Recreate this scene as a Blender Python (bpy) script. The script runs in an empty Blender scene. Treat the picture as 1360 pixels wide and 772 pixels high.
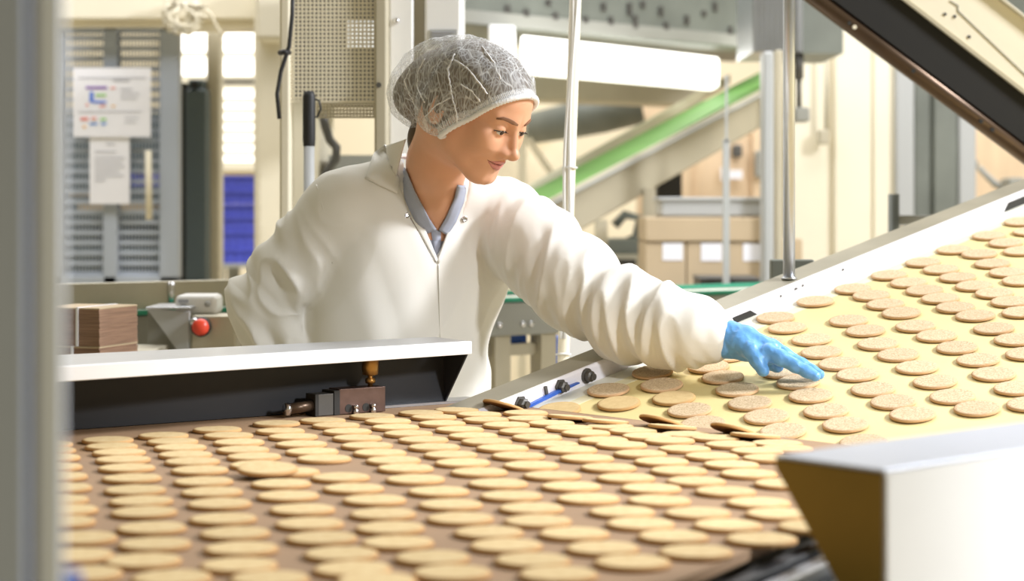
import bpy, bmesh, math, random
import numpy as np
from mathutils import Vector, Matrix, noise
random.seed(7)
C = bpy.context.scene.collection
PI = math.pi
# ------------------------------------------------------------------ camera
F_PX, HX, HY, CAMZ = 2600.0, 680.0, 270.0, 1.333      # focal length and horizon in photo pixels, lens height
cam_d = bpy.data.cameras.new('camera'); cam = bpy.data.objects.new('camera', cam_d); C.objects.link(cam)
cam.location = (0, 0, CAMZ); cam.rotation_euler = (PI/2, 0, 0)
cam_d.sensor_width = 36; cam_d.lens = F_PX/1360*36; cam_d.shift_y = -(386-HY)/1360
cam_d.clip_start = .05; cam_d.clip_end = 100
cam_d.dof.use_dof = True; cam_d.dof.focus_distance = 3.2; cam_d.dof.aperture_fstop = 4.1
bpy.context.scene.camera = cam
# ------------------------------------------------------------------ world, lights, exposure
sc = bpy.context.scene
sc.view_settings.view_transform = 'Standard'; sc.view_settings.look = 'None'
sc.view_settings.gamma = 1; sc.view_settings.use_curve_mapping = False
sc.view_settings.exposure = 0.0
wd = bpy.data.worlds.new('world'); sc.world = wd; wd.use_nodes = True
wd.node_tree.nodes['Background'].inputs[0].default_value = (1.0, .89, .58, 1)
wd.node_tree.nodes['Background'].inputs[1].default_value = .29
def area(name, loc, target, sx, sy, power, col):
    l = bpy.data.lights.new(name, 'AREA'); l.shape = 'RECTANGLE'; l.size = sx; l.size_y = sy; l.energy = power; l.color = col
    o = bpy.data.objects.new(name, l); C.objects.link(o); o.location = loc
    o.rotation_euler = (Vector(target)-Vector(loc)).to_track_quat('-Z', 'Y').to_euler(); return o
area('key_light', (4.3, 2.9, 3.9), (.2, 3.0, 1.1), .9, .9, 370, (.93, .95, 1.0))
sl = bpy.data.lights.new('fill_spot', 'SPOT'); sl.energy = 400; sl.color = (.93, .95, 1.0); sl.spot_size = math.radians(27); sl.spot_blend = .45; sl.shadow_soft_size = .18  # added unseen spot; its cone edge stands in for a blocker's shadow line
so = bpy.data.objects.new('fill_spot', sl); C.objects.link(so); so.location = (2.6, .2, 2.6); so.rotation_euler = (Vector((.75, 2.3, 1.05))-so.location).to_track_quat('-Z', 'Y').to_euler()
area('rear_fill_light', (0, 8.6, 5.6), (0, 8.8, 0), 8, 3, 430, (.98, .98, 1.0))  # added overhead light, unseen, to brighten the background
area('hall_fill_light', (0, 5.0, 5.4), (0, 10.5, 1.2), 8, 1.5, 310, (.98, .98, 1.0))  # second added unseen light, brightens the far end of the hall

# ------------------------------------------------------------------ helpers
V = Vector
def W(px, py, Y): return V(((px-HX)/F_PX*Y, Y, CAMZ + (HY-py)/F_PX*Y))
def zat(py, Y): return CAMZ + (HY-py)/F_PX*Y
def xat(px, Y): return (px-HX)/F_PX*Y
def srgb(r, g, b):
    f = lambda c: (c/255/12.92 if c/255 <= .04045 else ((c/255+.055)/1.055)**2.4)
    return (f(r), f(g), f(b), 1)
def mat(name, col, rough=.5, metal=0., var=.0, vscale=8., bump=0., bscale=60., emit=None, estr=0., alpha=None, stretch=None, sub=0., spec=None, dark=None):
    m = bpy.data.materials.new(name); m.use_nodes = True; nt = m.node_tree; N = nt.nodes; L = nt.links
    b = N['Principled BSDF']; b.inputs['Base Color'].default_value = col
    b.inputs['Roughness'].default_value = rough; b.inputs['Metallic'].default_value = metal
    if spec is not None: b.inputs['Specular IOR Level'].default_value = spec
    if sub: b.inputs['Subsurface Weight'].default_value = sub; b.inputs['Subsurface Radius'].default_value = (.012, .005, .003); b.inputs['Subsurface Scale'].default_value = .6
    if emit: b.inputs['Emission Color'].default_value = emit; b.inputs['Emission Strength'].default_value = estr
    if var or bump:
        tc = N.new('ShaderNodeTexCoord'); mp = N.new('ShaderNodeMapping'); L.new(tc.outputs['Object'], mp.inputs[0])
        if stretch: mp.inputs['Scale'].default_value = stretch
    if var:
        n = N.new('ShaderNodeTexNoise'); n.inputs['Scale'].default_value = vscale; n.inputs['Detail'].default_value = 5
        L.new(mp.outputs[0], n.inputs['Vector'])
        r = N.new('ShaderNodeValToRGB'); r.color_ramp.elements[0].position = .3; r.color_ramp.elements[1].position = .7
        k = 1-var
        r.color_ramp.elements[0].color = dark if dark else (col[0]*k, col[1]*k, col[2]*k, 1)
        r.color_ramp.elements[1].color = (min(1, col[0]*(1+var*.5)), min(1, col[1]*(1+var*.5)), min(1, col[2]*(1+var*.5)), 1)
        L.new(n.outputs['Fac'], r.inputs[0]); L.new(r.outputs[0], b.inputs['Base Color'])
    if bump:
        n2 = N.new('ShaderNodeTexNoise'); n2.inputs['Scale'].default_value = bscale; n2.inputs['Detail'].default_value = 4
        L.new(mp.outputs[0], n2.inputs['Vector'])
        bp = N.new('ShaderNodeBump'); bp.inputs['Strength'].default_value = bump; bp.inputs['Distance'].default_value = .01
        L.new(n2.outputs['Fac'], bp.inputs['Height']); L.new(bp.outputs[0], b.inputs['Normal'])
    if alpha is not None: b.inputs['Alpha'].default_value = alpha
    return m
def obj(name, bm, m, parent=None, smooth=False, bevel=0.):
    me = bpy.data.meshes.new(name)
    bmesh.ops.recalc_face_normals(bm, faces=bm.faces[:])
    bm.to_mesh(me); bm.free()
    if smooth:
        for p in me.polygons: p.use_smooth = True
    o = bpy.data.objects.new(name, me); C.objects.link(o); me.materials.append(m)
    if parent:
        o.parent = parent
        o.matrix_parent_inverse = Matrix.Translation(-V(parent.location)) if parent.type == 'EMPTY' and not parent.parent else Matrix.Identity(4)
    if bevel:
        b = o.modifiers.new('bevel', 'BEVEL'); b.width = bevel; b.segments = 2; b.limit_method = 'ANGLE'
        for p in me.polygons: p.use_smooth = True
        b.harden_normals = True
    return o
def thing(name, label, cat, loc=(0, 0, 0), group=None):
    o = bpy.data.objects.new(name, None); C.objects.link(o); o.location = loc
    o['label'] = label; o['category'] = cat
    if group: o['group'] = group
    o.empty_display_size = .1
    return o
def tag(o, label, cat, group=None):
    o['label'] = label; o['category'] = cat
    if group: o['group'] = group
    return o
def struct(o): o['kind'] = 'structure'; return o
def B(): return bmesh.new()
def box(bm, x0, y0, z0, x1, y1, z1):
    vs = [bm.verts.new(p) for p in [(x0,y0,z0),(x1,y0,z0),(x1,y1,z0),(x0,y1,z0),(x0,y0,z1),(x1,y0,z1),(x1,y1,z1),(x0,y1,z1)]]
    for f in [(0,1,2,3),(4,5,6,7),(0,1,5,4),(1,2,6,5),(2,3,7,6),(3,0,4,7)]: bm.faces.new([vs[i] for i in f])
    return bm
def pbox(bm, x0, y0, x1, y1, Y, t, zbot=None):
    """a box whose front face covers the given photo rectangle at depth Y, t deep"""
    return box(bm, xat(x0, Y), Y, zat(y1, Y) if zbot is None else zbot, xat(x1, Y), Y+t, zat(y0, Y))
def prism(bm, pts, vec):
    a = [bm.verts.new(p) for p in pts]; b = [bm.verts.new(V(p)+V(vec)) for p in pts]
    bm.faces.new(a); bm.faces.new(b[::-1]); n = len(pts)
    for i in range(n): bm.faces.new([a[i], a[(i+1) % n], b[(i+1) % n], b[i]])
    return bm
def obox(bm, p, u, v, w):
    """box spanned by vectors u v w from corner p"""
    p = V(p); return prism(bm, [p, p+V(u), p+V(u)+V(v), p+V(v)], w)
def tube(bm, pts, r, seg=12, cap=True):
    pts = [V(p) for p in pts]; rings = []
    rr = r if isinstance(r, (list, tuple)) else [r]*len(pts)
    up = None
    for i, p in enumerate(pts):
        t = (pts[min(i+1, len(pts)-1)]-pts[max(i-1, 0)]).normalized()
        if up is None:
            up = V((0, 0, 1)) if abs(t.z) < .9 else V((1, 0, 0))
        s = t.cross(up).normalized(); up = s.cross(t).normalized()
        rings.append([bm.verts.new(p + (s*math.cos(2*PI*k/seg)+up*math.sin(2*PI*k/seg))*rr[i]) for k in range(seg)])
    for a, b in zip(rings, rings[1:]):
        for k in range(seg): bm.faces.new([a[k], a[(k+1) % seg], b[(k+1) % seg], b[k]])
    if cap: bm.faces.new(rings[0][::-1]); bm.faces.new(rings[-1])
    return bm
def lathe(bm, o, axis, prof, seg=24):
    """prof: list of (r, h) along axis from point o"""
    o = V(o); a = V(axis).normalized(); s = a.cross(V((0, 0, 1)) if abs(a.z) < .9 else V((1, 0, 0))).normalized(); t = a.cross(s)
    rings = []
    for r, h in prof:
        rings.append([bm.verts.new(o+a*h+(s*math.cos(2*PI*k/seg)+t*math.sin(2*PI*k/seg))*max(r, 1e-5)) for k in range(seg)])
    for x, y in zip(rings, rings[1:]):
        for k in range(seg): bm.faces.new([x[k], x[(k+1) % seg], y[(k+1) % seg], y[k]])
    bm.faces.new(rings[0][::-1]); bm.faces.new(rings[-1])
    return bm

# ------------------------------------------------------------------ materials
M = {}
M['cream'] = mat('cream_paint', srgb(236, 228, 206), .6, var=.06, vscale=2)
M['wall'] = mat('wall_paint', srgb(232, 220, 192), .8, var=.08, vscale=.8)
M['floor'] = mat('floor_screed', srgb(222, 212, 186), .5, var=.1, vscale=1.5)
M['white'] = mat('white_paint', srgb(240, 240, 240), .35, var=.03, vscale=6)
M['white_rail'] = mat('worn_white_paint', srgb(240, 238, 244), .35, var=.04, vscale=60, bump=.03, bscale=200)
M['steel'] = mat('stainless_steel', srgb(205, 208, 214), .32, 1.0, var=.08, vscale=5, bump=.03, bscale=30)
M['steel_warm'] = mat('dull_steel', srgb(196, 190, 172), .45, .55, var=.12, vscale=9, bump=.03)
M['steel_dark'] = mat('dark_steel', srgb(98, 96, 92), .5, .6, var=.2, vscale=12)
M['grey_post'] = mat('grey_coated_metal', srgb(190, 198, 216), .4, .0, var=.08, vscale=3)
M['grey_gate'] = mat('grey_powder_coat', srgb(172, 180, 192), .5, var=.05, vscale=3)
M['grey'] = mat('mid_grey_paint', srgb(150, 150, 142), .5, var=.08, vscale=4)
M['grey_warm'] = mat('warm_grey_paint', srgb(186, 178, 156), .55, var=.08, vscale=4)
M['grey_dark'] = mat('shadowed_grey_paint', srgb(112, 108, 98), .6, var=.1, vscale=5)
M['flange_taupe'] = mat('taupe_steel', srgb(172, 166, 148), .4, .3, var=.15, vscale=8)
M['slate'] = mat('slate_paint', srgb(88, 100, 104), .5, var=.06, vscale=4)
M['greygreen'] = mat('grey_green_metal', srgb(118, 122, 114), .5, .1, var=.15, vscale=6)
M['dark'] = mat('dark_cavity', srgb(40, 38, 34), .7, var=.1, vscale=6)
M['black'] = mat('black_finish_and_shade', srgb(40, 41, 44), .55, var=.10, vscale=10)  # real black parts, and painted shade inside the far guard
M['black_belt'] = mat('black_rubber', srgb(20, 18, 15), .7, var=.1, vscale=6)
M['brown_metal'] = mat('brown_oxidised_pipe', srgb(92, 74, 58), .35, .6, var=.2, vscale=9)
M['rust_block'] = mat('oxidised_steel_block', srgb(118, 96, 88), .38, .75, var=.35, vscale=26, bump=.05)
M['brass'] = mat('brass', srgb(176, 136, 78), .35, .9)
M['chrome'] = mat('chrome', srgb(225, 225, 230), .18, 1.0)
M['ochre_steel'] = mat('reflection_tinted_steel', srgb(150, 124, 56), .42, .6, var=.12, vscale=10)  # plain steel with golden biscuit reflection and shade put into its colour
M['brown_belt'] = mat('brown_canvas_belt', srgb(170, 138, 106), .75, var=.12, vscale=7, bump=.08, bscale=260)
M['yellow_belt'] = mat('cream_yellow_belt', srgb(230, 211, 150), .6, var=.05, vscale=9, bump=.02, bscale=200)
M['pale_belt'] = mat('pale_belt_margin', srgb(232, 230, 216), .6, var=.04, vscale=9)
M['half_belt'] = mat('dusted_belt_edge', srgb(234, 226, 190), .6, var=.05, vscale=9)
M['satin'] = mat('satin_blue_grey_steel', srgb(200, 206, 220), .35, .35, var=.04, vscale=5)
M['green'] = mat('green_belt', srgb(98, 144, 72), .6, var=.2, vscale=4)
M['teal'] = mat('green_edge_strip', srgb(40, 140, 110), .5)
M['blue'] = mat('blue_plastic', srgb(48, 96, 190), .4, var=.05)
M['crate'] = mat('blue_crate_plastic', srgb(84, 92, 196), .5, var=.08)
M['card'] = mat('cardboard', srgb(194, 174, 144), .8, var=.06, vscale=5)
M['card_edge'] = mat('corrugated_edge', srgb(158, 126, 104), .85, var=.3, vscale=10, stretch=(1, 1, 26))
M['paper'] = mat('paper', srgb(238, 238, 244), .7)
M['ink'] = mat('grey_ink', srgb(176, 178, 188), .7)
M['ply'] = mat('plywood', srgb(226, 200, 166), .7, var=.14, vscale=3, stretch=(6, 1, 1))
M['red'] = mat('red_plastic', srgb(226, 72, 48), .35)
M['lamp'] = mat('lit_diffuser', (1, 1, 1, 1), .5, emit=(1, .98, .9, 1), estr=2.2)
M['day'] = mat('daylit_pane', (1, 1, 1, 1), .5, emit=(1, .99, .95, 1), estr=1.6)
M['flange'] = mat('pale_blue_grey_metal', srgb(238, 243, 255), .35)
M['tote'] = mat('grey_tote', srgb(176, 178, 178), .4)

# ================================================================== setting
bm = B(); box(bm, -9, -2, -.1, 9, 14, 0); struct(obj('floor', bm, M['floor']))
YB = 13.0
bm = B(); box(bm, -9, YB, 0, 9, YB+.2, 6.5); struct(obj('wall_back', bm, M['wall']))
# ---- windows in the far wall, upper left
def window(name, x0, y0, x1, y1, bars):
    Y = YB
    bm = B(); pbox(bm, x0, y0, x1, y1, Y-.02, .02); pane = struct(obj(name, bm, M['day']))
    bm = B(); t = .06
    X0, X1, Z0, Z1 = xat(x0, Y), xat(x1, Y), zat(y1, Y), zat(y0, Y)
    for a in ((X0-t, Z0-t, X1+t, Z0), (X0-t, Z1, X1+t, Z1+t), (X0-t, Z0, X0, Z1), (X1, Z0, X1+t, Z1)): box(bm, a[0], Y-.1, a[1], a[2], Y, a[3])
    for b in bars: box(bm, X0, Y-.07, zat(b, Y)-.018, X1, Y-.02, zat(b, Y)+.018)
    obj('window_frame', bm, M['cream'], pane)
window('window_1', 228, 30, 350, 101, [73])
window('window_2', 284, 119, 352, 215, [134, 148, 162, 176, 190, 204])
# ---- overhead beam with a capital and the pillar below it
bm = B(); pbox(bm, 20, -30, 348, 26, 6.9, .35); pbox(bm, 20, 26, 346, 36, 6.95, .25)
o = struct(obj('trim_1', bm, M['cream'], bevel=.01))
bm = B(); pbox(bm, 336, 0, 400, 60, 6.7, .45, zbot=0); struct(obj('pillar', bm, M['cream'], bevel=.03))
bm = B(); pbox(bm, 338, -40, 378, 54, 6.6, .6); struct(obj('trim_2', bm, M['cream'], bevel=.02))
# bundle of pale cable hung over the beam
bm = B()
for k in range(9):
    pts = [W(243+random.uniform(-14, 14)+18*math.cos(a+k), 16+random.uniform(-3, 3)+20*math.sin(a+k)+(6 if k % 3 else 0), 6.82-.005*k) for a in np.linspace(0, 5.6, 14)]
    tube(bm, pts, .008, 6)
tube(bm, [W(238+6*t, 30+16*math.sin(t*.8), 6.84) for t in np.linspace(0, 10, 14)], .007, 6)
tag(obj('cable_bundle', bm, M['cream'], smooth=True), 'tangled bundle of pale cable hung on the cream overhead beam', 'cable')
# ---- grey mesh gate
Y = 7.0
g = thing('mesh_gate', 'tall grey gate with two mesh panels, notices hung on it', 'gate', (xat(160, Y), Y, 0))
bm = B()
for x0, x1 in ((58, 81), (136, 156), (211, 238)): pbox(bm, x0, 32, x1, 380, Y, .06, zbot=0)
for y0, y1 in ((32, 42), (366, 380)): pbox(bm, 58, y0, 238, y1, Y, .055)
obj('gate_frame', bm, M['grey_gate'], g, bevel=.006)
bm = B(); box(bm, xat(60, Y), Y+.01, .02, xat(236, Y), Y+.04, zat(370, Y)); obj('kick_panel', bm, M['grey_gate'], g)
for x0, x1 in ((81, 136), (156, 211)):
    bm = B()
    y = 48
    while y < 368: pbox(bm, x0, y, x1, y+5.2, Y+.02, .012); y += 13.6
    x = x0+3
    while x < x1: pbox(bm, x, 42, x+1.9, 366, Y+.032, .008); x += 4.4
    obj('mesh_panel', bm, M['grey_gate'], g)
bm = B(); tube(bm, [W(197, 200, Y-.03), W(198, 292, Y-.03)], .012, 8); tube(bm, [W(197, 206, Y), W(197, 206, Y-.03)], .009, 8); tube(bm, [W(198, 288, Y), W(198, 288, Y-.03)], .009, 8)
obj('handle', bm, M['cream'], g, smooth=True)
# notices
Yn = 6.97
n1 = thing('notice', 'large landscape notice with a small coloured chart, upper sheet on the grey gate', 'notice', W(148, 180, Yn))
bm = B(); pbox(bm, 97, 90, 200, 182, Yn, .006); obj('sheet', bm, M['paper'], n1)
marks = [('purple_lines', (128, 72, 178), [(114, 115, 142, 118)]), ('blue_bar', (72, 120, 220), [(119, 122, 124, 136), (124, 134, 141, 137)]),
         ('green_lines', (150, 206, 120), [(127, 125, 141, 128), (133, 157, 141, 160)]), ('red_marks', (232, 140, 132), [(107, 156, 117, 160), (121, 156, 128, 158), (147, 116, 153, 118), (114, 138, 117, 141), (132, 140, 140, 142)]),
         ('blue_marks', (110, 160, 226), [(119, 163, 129, 166), (134, 163, 141, 166)]), ('orange_marks', (240, 190, 120), [(110, 167, 114, 170), (148, 140, 153, 142), (122, 160, 127, 161)])]
for nm, c, rs in marks:
    bm = B()
    for r in rs: pbox(bm, *r, Yn-.002, .002)
    obj(nm, bm, mat(nm, srgb(*c), .7), n1)
bm = B()
for r in [(104, 103, 194, 104), (104, 148, 188, 149), (160, 118, 176, 119.2), (160, 124, 184, 125), (160, 130, 182, 131), (150, 106, 172, 107.5), (166, 156, 184, 157), (166, 162, 180, 163)]: pbox(bm, *r, Yn-.002, .002)
obj('text_lines', bm, M['ink'], n1)
n2 = thing('notice', 'narrow portrait sheet of typed text below the chart notice on the grey gate', 'notice', W(146, 271, Yn))
bm = B(); pbox(bm, 119, 181, 172, 271, Yn+.008, .005); obj('sheet', bm, M['paper'], n2)
bm = B()
for i, (a, b) in enumerate([(141, 153), (126, 154), (126, 166), (126, 163), (126, 166), (126, 158), (126, 164), (126, 140)]):
    y = (191, 201, 209, 215, 221, 227, 233, 239)[i]; pbox(bm, a, y, b, y+1.3, Yn+.006, .002)
obj('text_lines', bm, M['ink'], n2)
# ---- behind the gate: rack with cartons, dark cabinets, crates
r = thing('storage_rack', 'dark open rack with shelf boards seen through the mesh gate', 'rack', (xat(145, 9), 9, 0))
bm = B()
for x in (70, 150, 212): pbox(bm, x, 170, x+6, 360, 9.0, .06, zbot=0); pbox(bm, x, 170, x+6, 360, 9.7, .06, zbot=0)
obj('upright', bm, M['slate'], r)
for y in (248, 262, 285, 330):
    bm = B(); pbox(bm, 70, y, 218, y+4, 9.0, .76); obj('shelf_board', bm, M['slate'], r)
bm = B(); pbox(bm, 66, 150, 222, 380, 9.8, .04, zbot=0); obj('back_panel', bm, M['slate'], r)
def carton(x0, y0, x1, y1, Y, t, label, lab=None, group=None):
    c = thing('carton', label, 'box', W((x0+x1)/2, y1, Y), group)
    bm = B(); pbox(bm, x0, y0, x1, y1, Y, t); obj('body', bm, M['card'], c, bevel=.006)
    bm = B(); pbox(bm, x0+.6, y0-.35, x1-.6, y0, Y+.01, t-.02); obj('top_flap', bm, M['card'], c)
    if lab:
        bm = B(); pbox(bm, *lab, Y-.003, .003); obj('label', bm, M['paper'], c)
    return c
carton(88, 249.5, 120, 261.6, 9.02, .4, 'tan carton seen through the left mesh panel, left of two on the middle shelf')
carton(122, 252, 140, 261.6, 9.02, .4, 'small tan carton seen through the left mesh panel beside the gate centre post')
carton(104, 270, 146, 284.6, 9.02, .4, 'wide tan carton on the lower shelf behind the gate, left mesh panel')
carton(160, 268, 206, 284.6, 9.02, .4, 'wide tan carton on the lower shelf behind the right mesh panel')
def crate(x0, y0, x1, y1, Y, label, group=None):
    c = thing('crate', label, 'crate', W((x0+x1)/2, y1, Y), group)
    bm = B(); pbox(bm, x0+.5, y0+2, x1-.5, y1, Y+.012, .36); obj('body', bm, M['crate'], c)
    bm = B(); pbox(bm, x0, y0, x1, y0+3.2, Y, .39); obj('rim', bm, M['crate'], c)
    bm = B()
    n = max(2, int((x1-x0)/11))
    for k in range(n+1): xx = x0+1+(x1-x0-3.5)*k/n; pbox(bm, xx, y0+3.2, xx+1.5, y1, Y+.002, .01)
    obj('ribs', bm, M['crate'], c)
crate(174, 226, 198, 247.6, 9.05, 'blue plastic crate on the top shelf seen through the right mesh panel')
for k, (y0, y1, nm) in enumerate([(233, 252.6, 'topmost'), (253, 270.6, 'second from the top'), (271, 287.6, 'third from the top'), (288, 307.6, 'fourth from the top'), (308, 330.6, 'fifth from the top'), (331, 350.6, 'lowest')]):
    crate(288 if k != 4 else 293, y0, 340, y1, 8.6, 'blue plastic crate in the stack behind the tan post, '+nm, 'stacked blue crates')
t = thing('steel_table', 'grey table carrying the stack of blue crates behind the tan post', 'table', (xat(314, 8.6), 8.8, 0))
bm = B(); pbox(bm, 276, 350.9, 352, 356, 8.5, .6); obj('table_top', bm, M['grey'], t)
for x in (280, 344):
    for yy in (8.55, 9.0): bm = B(); box(bm, xat(x, 8.5), yy, 0, xat(x, 8.5)+.05, yy+.05, zat(354, 8.5)); obj('leg', bm, M['grey'], t)
# slate cabinet column and tan post
c = thing('slate_cabinet', 'narrow dark slate cabinet between the mesh gate and the tan post', 'cabinet', (xat(258, 7.3), 7.3, 0))
bm = B(); pbox(bm, 246, 118, 274, 380, 7.3, .35, zbot=0); obj('body', bm, M['slate'], c, bevel=.01)
bm = B(); pbox(bm, 249, 105, 270, 119, 7.33, .25); obj('top_cap', bm, M['slate'], c, bevel=.01)
bm = B(); tube(bm, [W(258, 112, 7.33), W(258, 112, 7.28)], .015, 12); obj('knob', bm, M['black'], c)
bm = B(); pbox(bm, 238, 110, 245.6, 380, 7.34, .2, zbot=0); obj('side_recess', bm, M['dark'], c)
bm = B(); pbox(bm, 274, 42, 291, 380, 7.4, .12, zbot=0); struct(obj('trim_3', bm, M['grey_warm'], bevel=.01))
# ---- perforated guard, hose, broom
Y = 4.25
p = thing('perforated_guard', 'pale perforated metal guard sheet in a frame above the broom', 'guard', (xat(440, Y), Y, 0))
bm = B()
px = 384.0
while px < 498: pbox(bm, px, -30, px+2.5, 134, Y, .004); px += 5.35
py = -30.0
while py < 136: pbox(bm, 384, py, 498, py+2.6, Y+.0005, .003); py += 5.45
obj('perforated_sheet', bm, M['cream'], p)
bm = B()
px = 420.0
while px < 496: pbox(bm, px, 136, px+2.6, 157, Y+.03, .004); px += 4.4
py = 136.0
while py < 157: pbox(bm, 420, py, 497, py+2.6, Y+.031, .003); py += 4.6
obj('lower_perforated_sheet', bm, M['grey_warm'], p)
bm = B(); pbox(bm, 497, -30, 514, 240, Y-.02, .10, zbot=0); obj('frame_post', bm, M['grey_warm'], p, bevel=.006)
bm = B(); pbox(bm, 371, -30, 385, 134, Y-.01, .08, zbot=0); obj('frame_post', bm, M['cream'], p, bevel=.006)
bm = B(); tube(bm, [W(503, 113, Y-.02), W(503, 113, Y-.03)], .006, 10); obj('screw', bm, M['steel_dark'], p)
mh = thing('machine_cabinet', 'pale machine body behind the perforated guard with dark openings', 'machine', (xat(440, 6.0), 6.0, 0))
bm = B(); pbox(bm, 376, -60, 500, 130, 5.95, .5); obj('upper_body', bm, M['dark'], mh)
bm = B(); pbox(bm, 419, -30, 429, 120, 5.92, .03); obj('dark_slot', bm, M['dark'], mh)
bm = B(); pbox(bm, 462, 28, 497, 64, 5.92, .03); obj('bright_cover', bm, M['white'], mh)
bm = B(); pbox(bm, 380, 130, 424, 480, 5.97, .48, zbot=0); obj('pedestal', bm, M['cream'], mh)
bm = B(); pbox(bm, 436, 206, 500, 245, 5.95, .4, zbot=0); obj('lower_body', bm, M['grey'], mh)
bm = B(); tube(bm, [W(389, -20, 4.20), W(388, 20, 4.20), W(384, 62, 4.20), W(373, 95, 4.20), W(368, 125, 4.20), W(371, 158, 4.20)], .0045, 8)
tube(bm, [W(372, 70, 4.21), W(378, 69, 4.19), W(384, 70, 4.21)], .006, 8)
tag(obj('cable', bm, M['black'], smooth=True), 'thin black cable hanging down the left edge of the perforated guard', 'cable')
bm = B(); tube(bm, [W(428, 150, 5.7), W(432, 168, 5.7), W(438, 186, 5.72), W(447, 196, 5.7), W(446, 212, 5.7), W(438, 222, 5.7), W(430, 236, 5.7), W(428, 300, 5.7), V((xat(428, 5.7), 5.7, 0))], .013, 8)
tag(obj('hose', bm, M['steel_dark'], smooth=True), 'dark curled hose below the perforated guard beside the broom handle', 'hose')
br = thing('broom', 'broom standing upright with a black grip and silver pole', 'broom', (xat(411, 4.12), 4.12, 0))
bm = B(); lathe(bm, W(410.5, 122, 4.12), (0, 0, -1), [(.004, -.002), (.011, .0), (.0135, .01), (.0135, .1), (.0125, .113), (.012, .1145)], 16); obj('grip', bm, M['black'], br, smooth=True)
bm = B(); tube(bm, [W(410.5, 184, 4.12), V((xat(410.5, 4.12), 4.12, .08))], .0115, 14); obj('pole', bm, M['tote'], br, smooth=True)
bm = B(); box(bm, xat(410.5, 4.12)-.18, 4.08, .05, xat(410.5, 4.12)+.18, 4.16, .10); obj('head', bm, M['black'], br, bevel=.008)
bm = B(); box(bm, xat(410.5, 4.12)-.17, 4.09, 0, xat(410.5, 4.12)+.17, 4.15, .05); obj('bristles', bm, M['slate'], br)
bm = B(); tube(bm, [W(416, 131, 4.12), W(424, 134, 4.12), W(426, 145, 4.12), W(421, 156, 4.12), W(416, 154, 4.12)], .0025, 6); obj('hanging_loop', bm, M['black'], br, smooth=True)
# ---- white oven panels behind the head
ov = thing('white_machine', 'tall white panelled machine standing behind the person', 'machine', (xat(560, 4.4), 4.45, 0))
bm = B(); pbox(bm, 516, -40, 549, 480, 4.30, .05, zbot=0); obj('door_panel', bm, M['white'], ov, bevel=.006)
bm = B(); pbox(bm, 564, -40, 612, 480, 4.30, .38, zbot=0); obj('side_panel', bm, M['white'], ov, bevel=.006)
bm = B(); pbox(bm, 549, -40, 564, 480, 4.33, .34, zbot=0); obj('recessed_jamb', bm, M['grey_warm'], ov)
bm = B(); lathe(bm, W(526, 28, 4.30), (0, -1, 0), [(.007, 0), (.007, .004), (.003, .006)], 12); obj('bolt', bm, M['chrome'], ov, smooth=True)
bm = B(); pbox(bm, 571, 39, 607, 62, 4.295, .005); pl = obj('rating_plate', bm, M['tote'], ov)
bm = B()
for i in range(5): pbox(bm, 574, 42+i*3.6, 604-(i % 3)*5, 43.4+i*3.6, 4.293, .002)
obj('text_lines', bm, M['ink'], pl)

# ================================================================== right background
hd = thing('overhead_machine', 'long grey slotted machine casing hanging above the bright hood', 'machine', W(800, 50, 7.8))
a, b = W(600, 30, 7.2), W(1004, 66, 8.4); zb = .5*(a.z+b.z)
L0 = V((a.x, a.y, zb)); L1 = V((b.x, b.y, zb)); dl = L1-L0
bm = B(); obox(bm, L0, dl, V((0, .8, 0)), (0, 0, 1.1)); obj('casing', bm, M['greygreen'], hd, bevel=.01)
for sx, sy, h in [(97, 60, 34), (190, 12, 26), (220, 74, 34), (430, 32, 36), (463, 95, 36), (548, 42, 56), (575, 100, 60), (695, 50, 40), (720, 118, 36), (905, 60, 24), (1038, 140, 36), (20, 40, 30), (300, 30, 30), (820, 90, 40), (960, 30, 40), (610, 20, 30), (350, 90, 30)]:
    px, py = 660+sx/3.4, sy/3.4; tt = (px-600)/404; q = L0+dl*tt
    z1 = zat(py-h/6.8, q.y); z0 = zat(py+h/6.8, q.y)
    bm = B(); obox(bm, V((q.x-.010, q.y-.020, z0)), (.020, .020*dl.y/dl.x, 0), (0, .018, 0), (0, 0, z1-z0)); obj('slot', bm, M['steel_dark'], hd)
bm = B(); obox(bm, L0+V((0, -.01, .005)), dl, V((0, .01, 0)), (0, 0, .05)); obj('edge_strip', bm, M['grey'], hd)
# corrugated duct
dc = thing('air_duct', 'galvanised corrugated duct box beside the overhead casing', 'duct', W(1060, 68, 7.0))
bm = B(); pbox(bm, 1000, -40, 1066, 69, 7.0, .5); obj('front_panel', bm, M['steel'], dc)
bm = B(); pbox(bm, 1066, -40, 1120, 71, 7.06, .5); obj('side_panel', bm, M['greygreen'], dc)
bm = B()
for k in range(9): pbox(bm, 1003+k*7, -40, 1006+k*7, 68, 6.985, .015)
obj('ribs', bm, M['steel'], dc)
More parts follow.
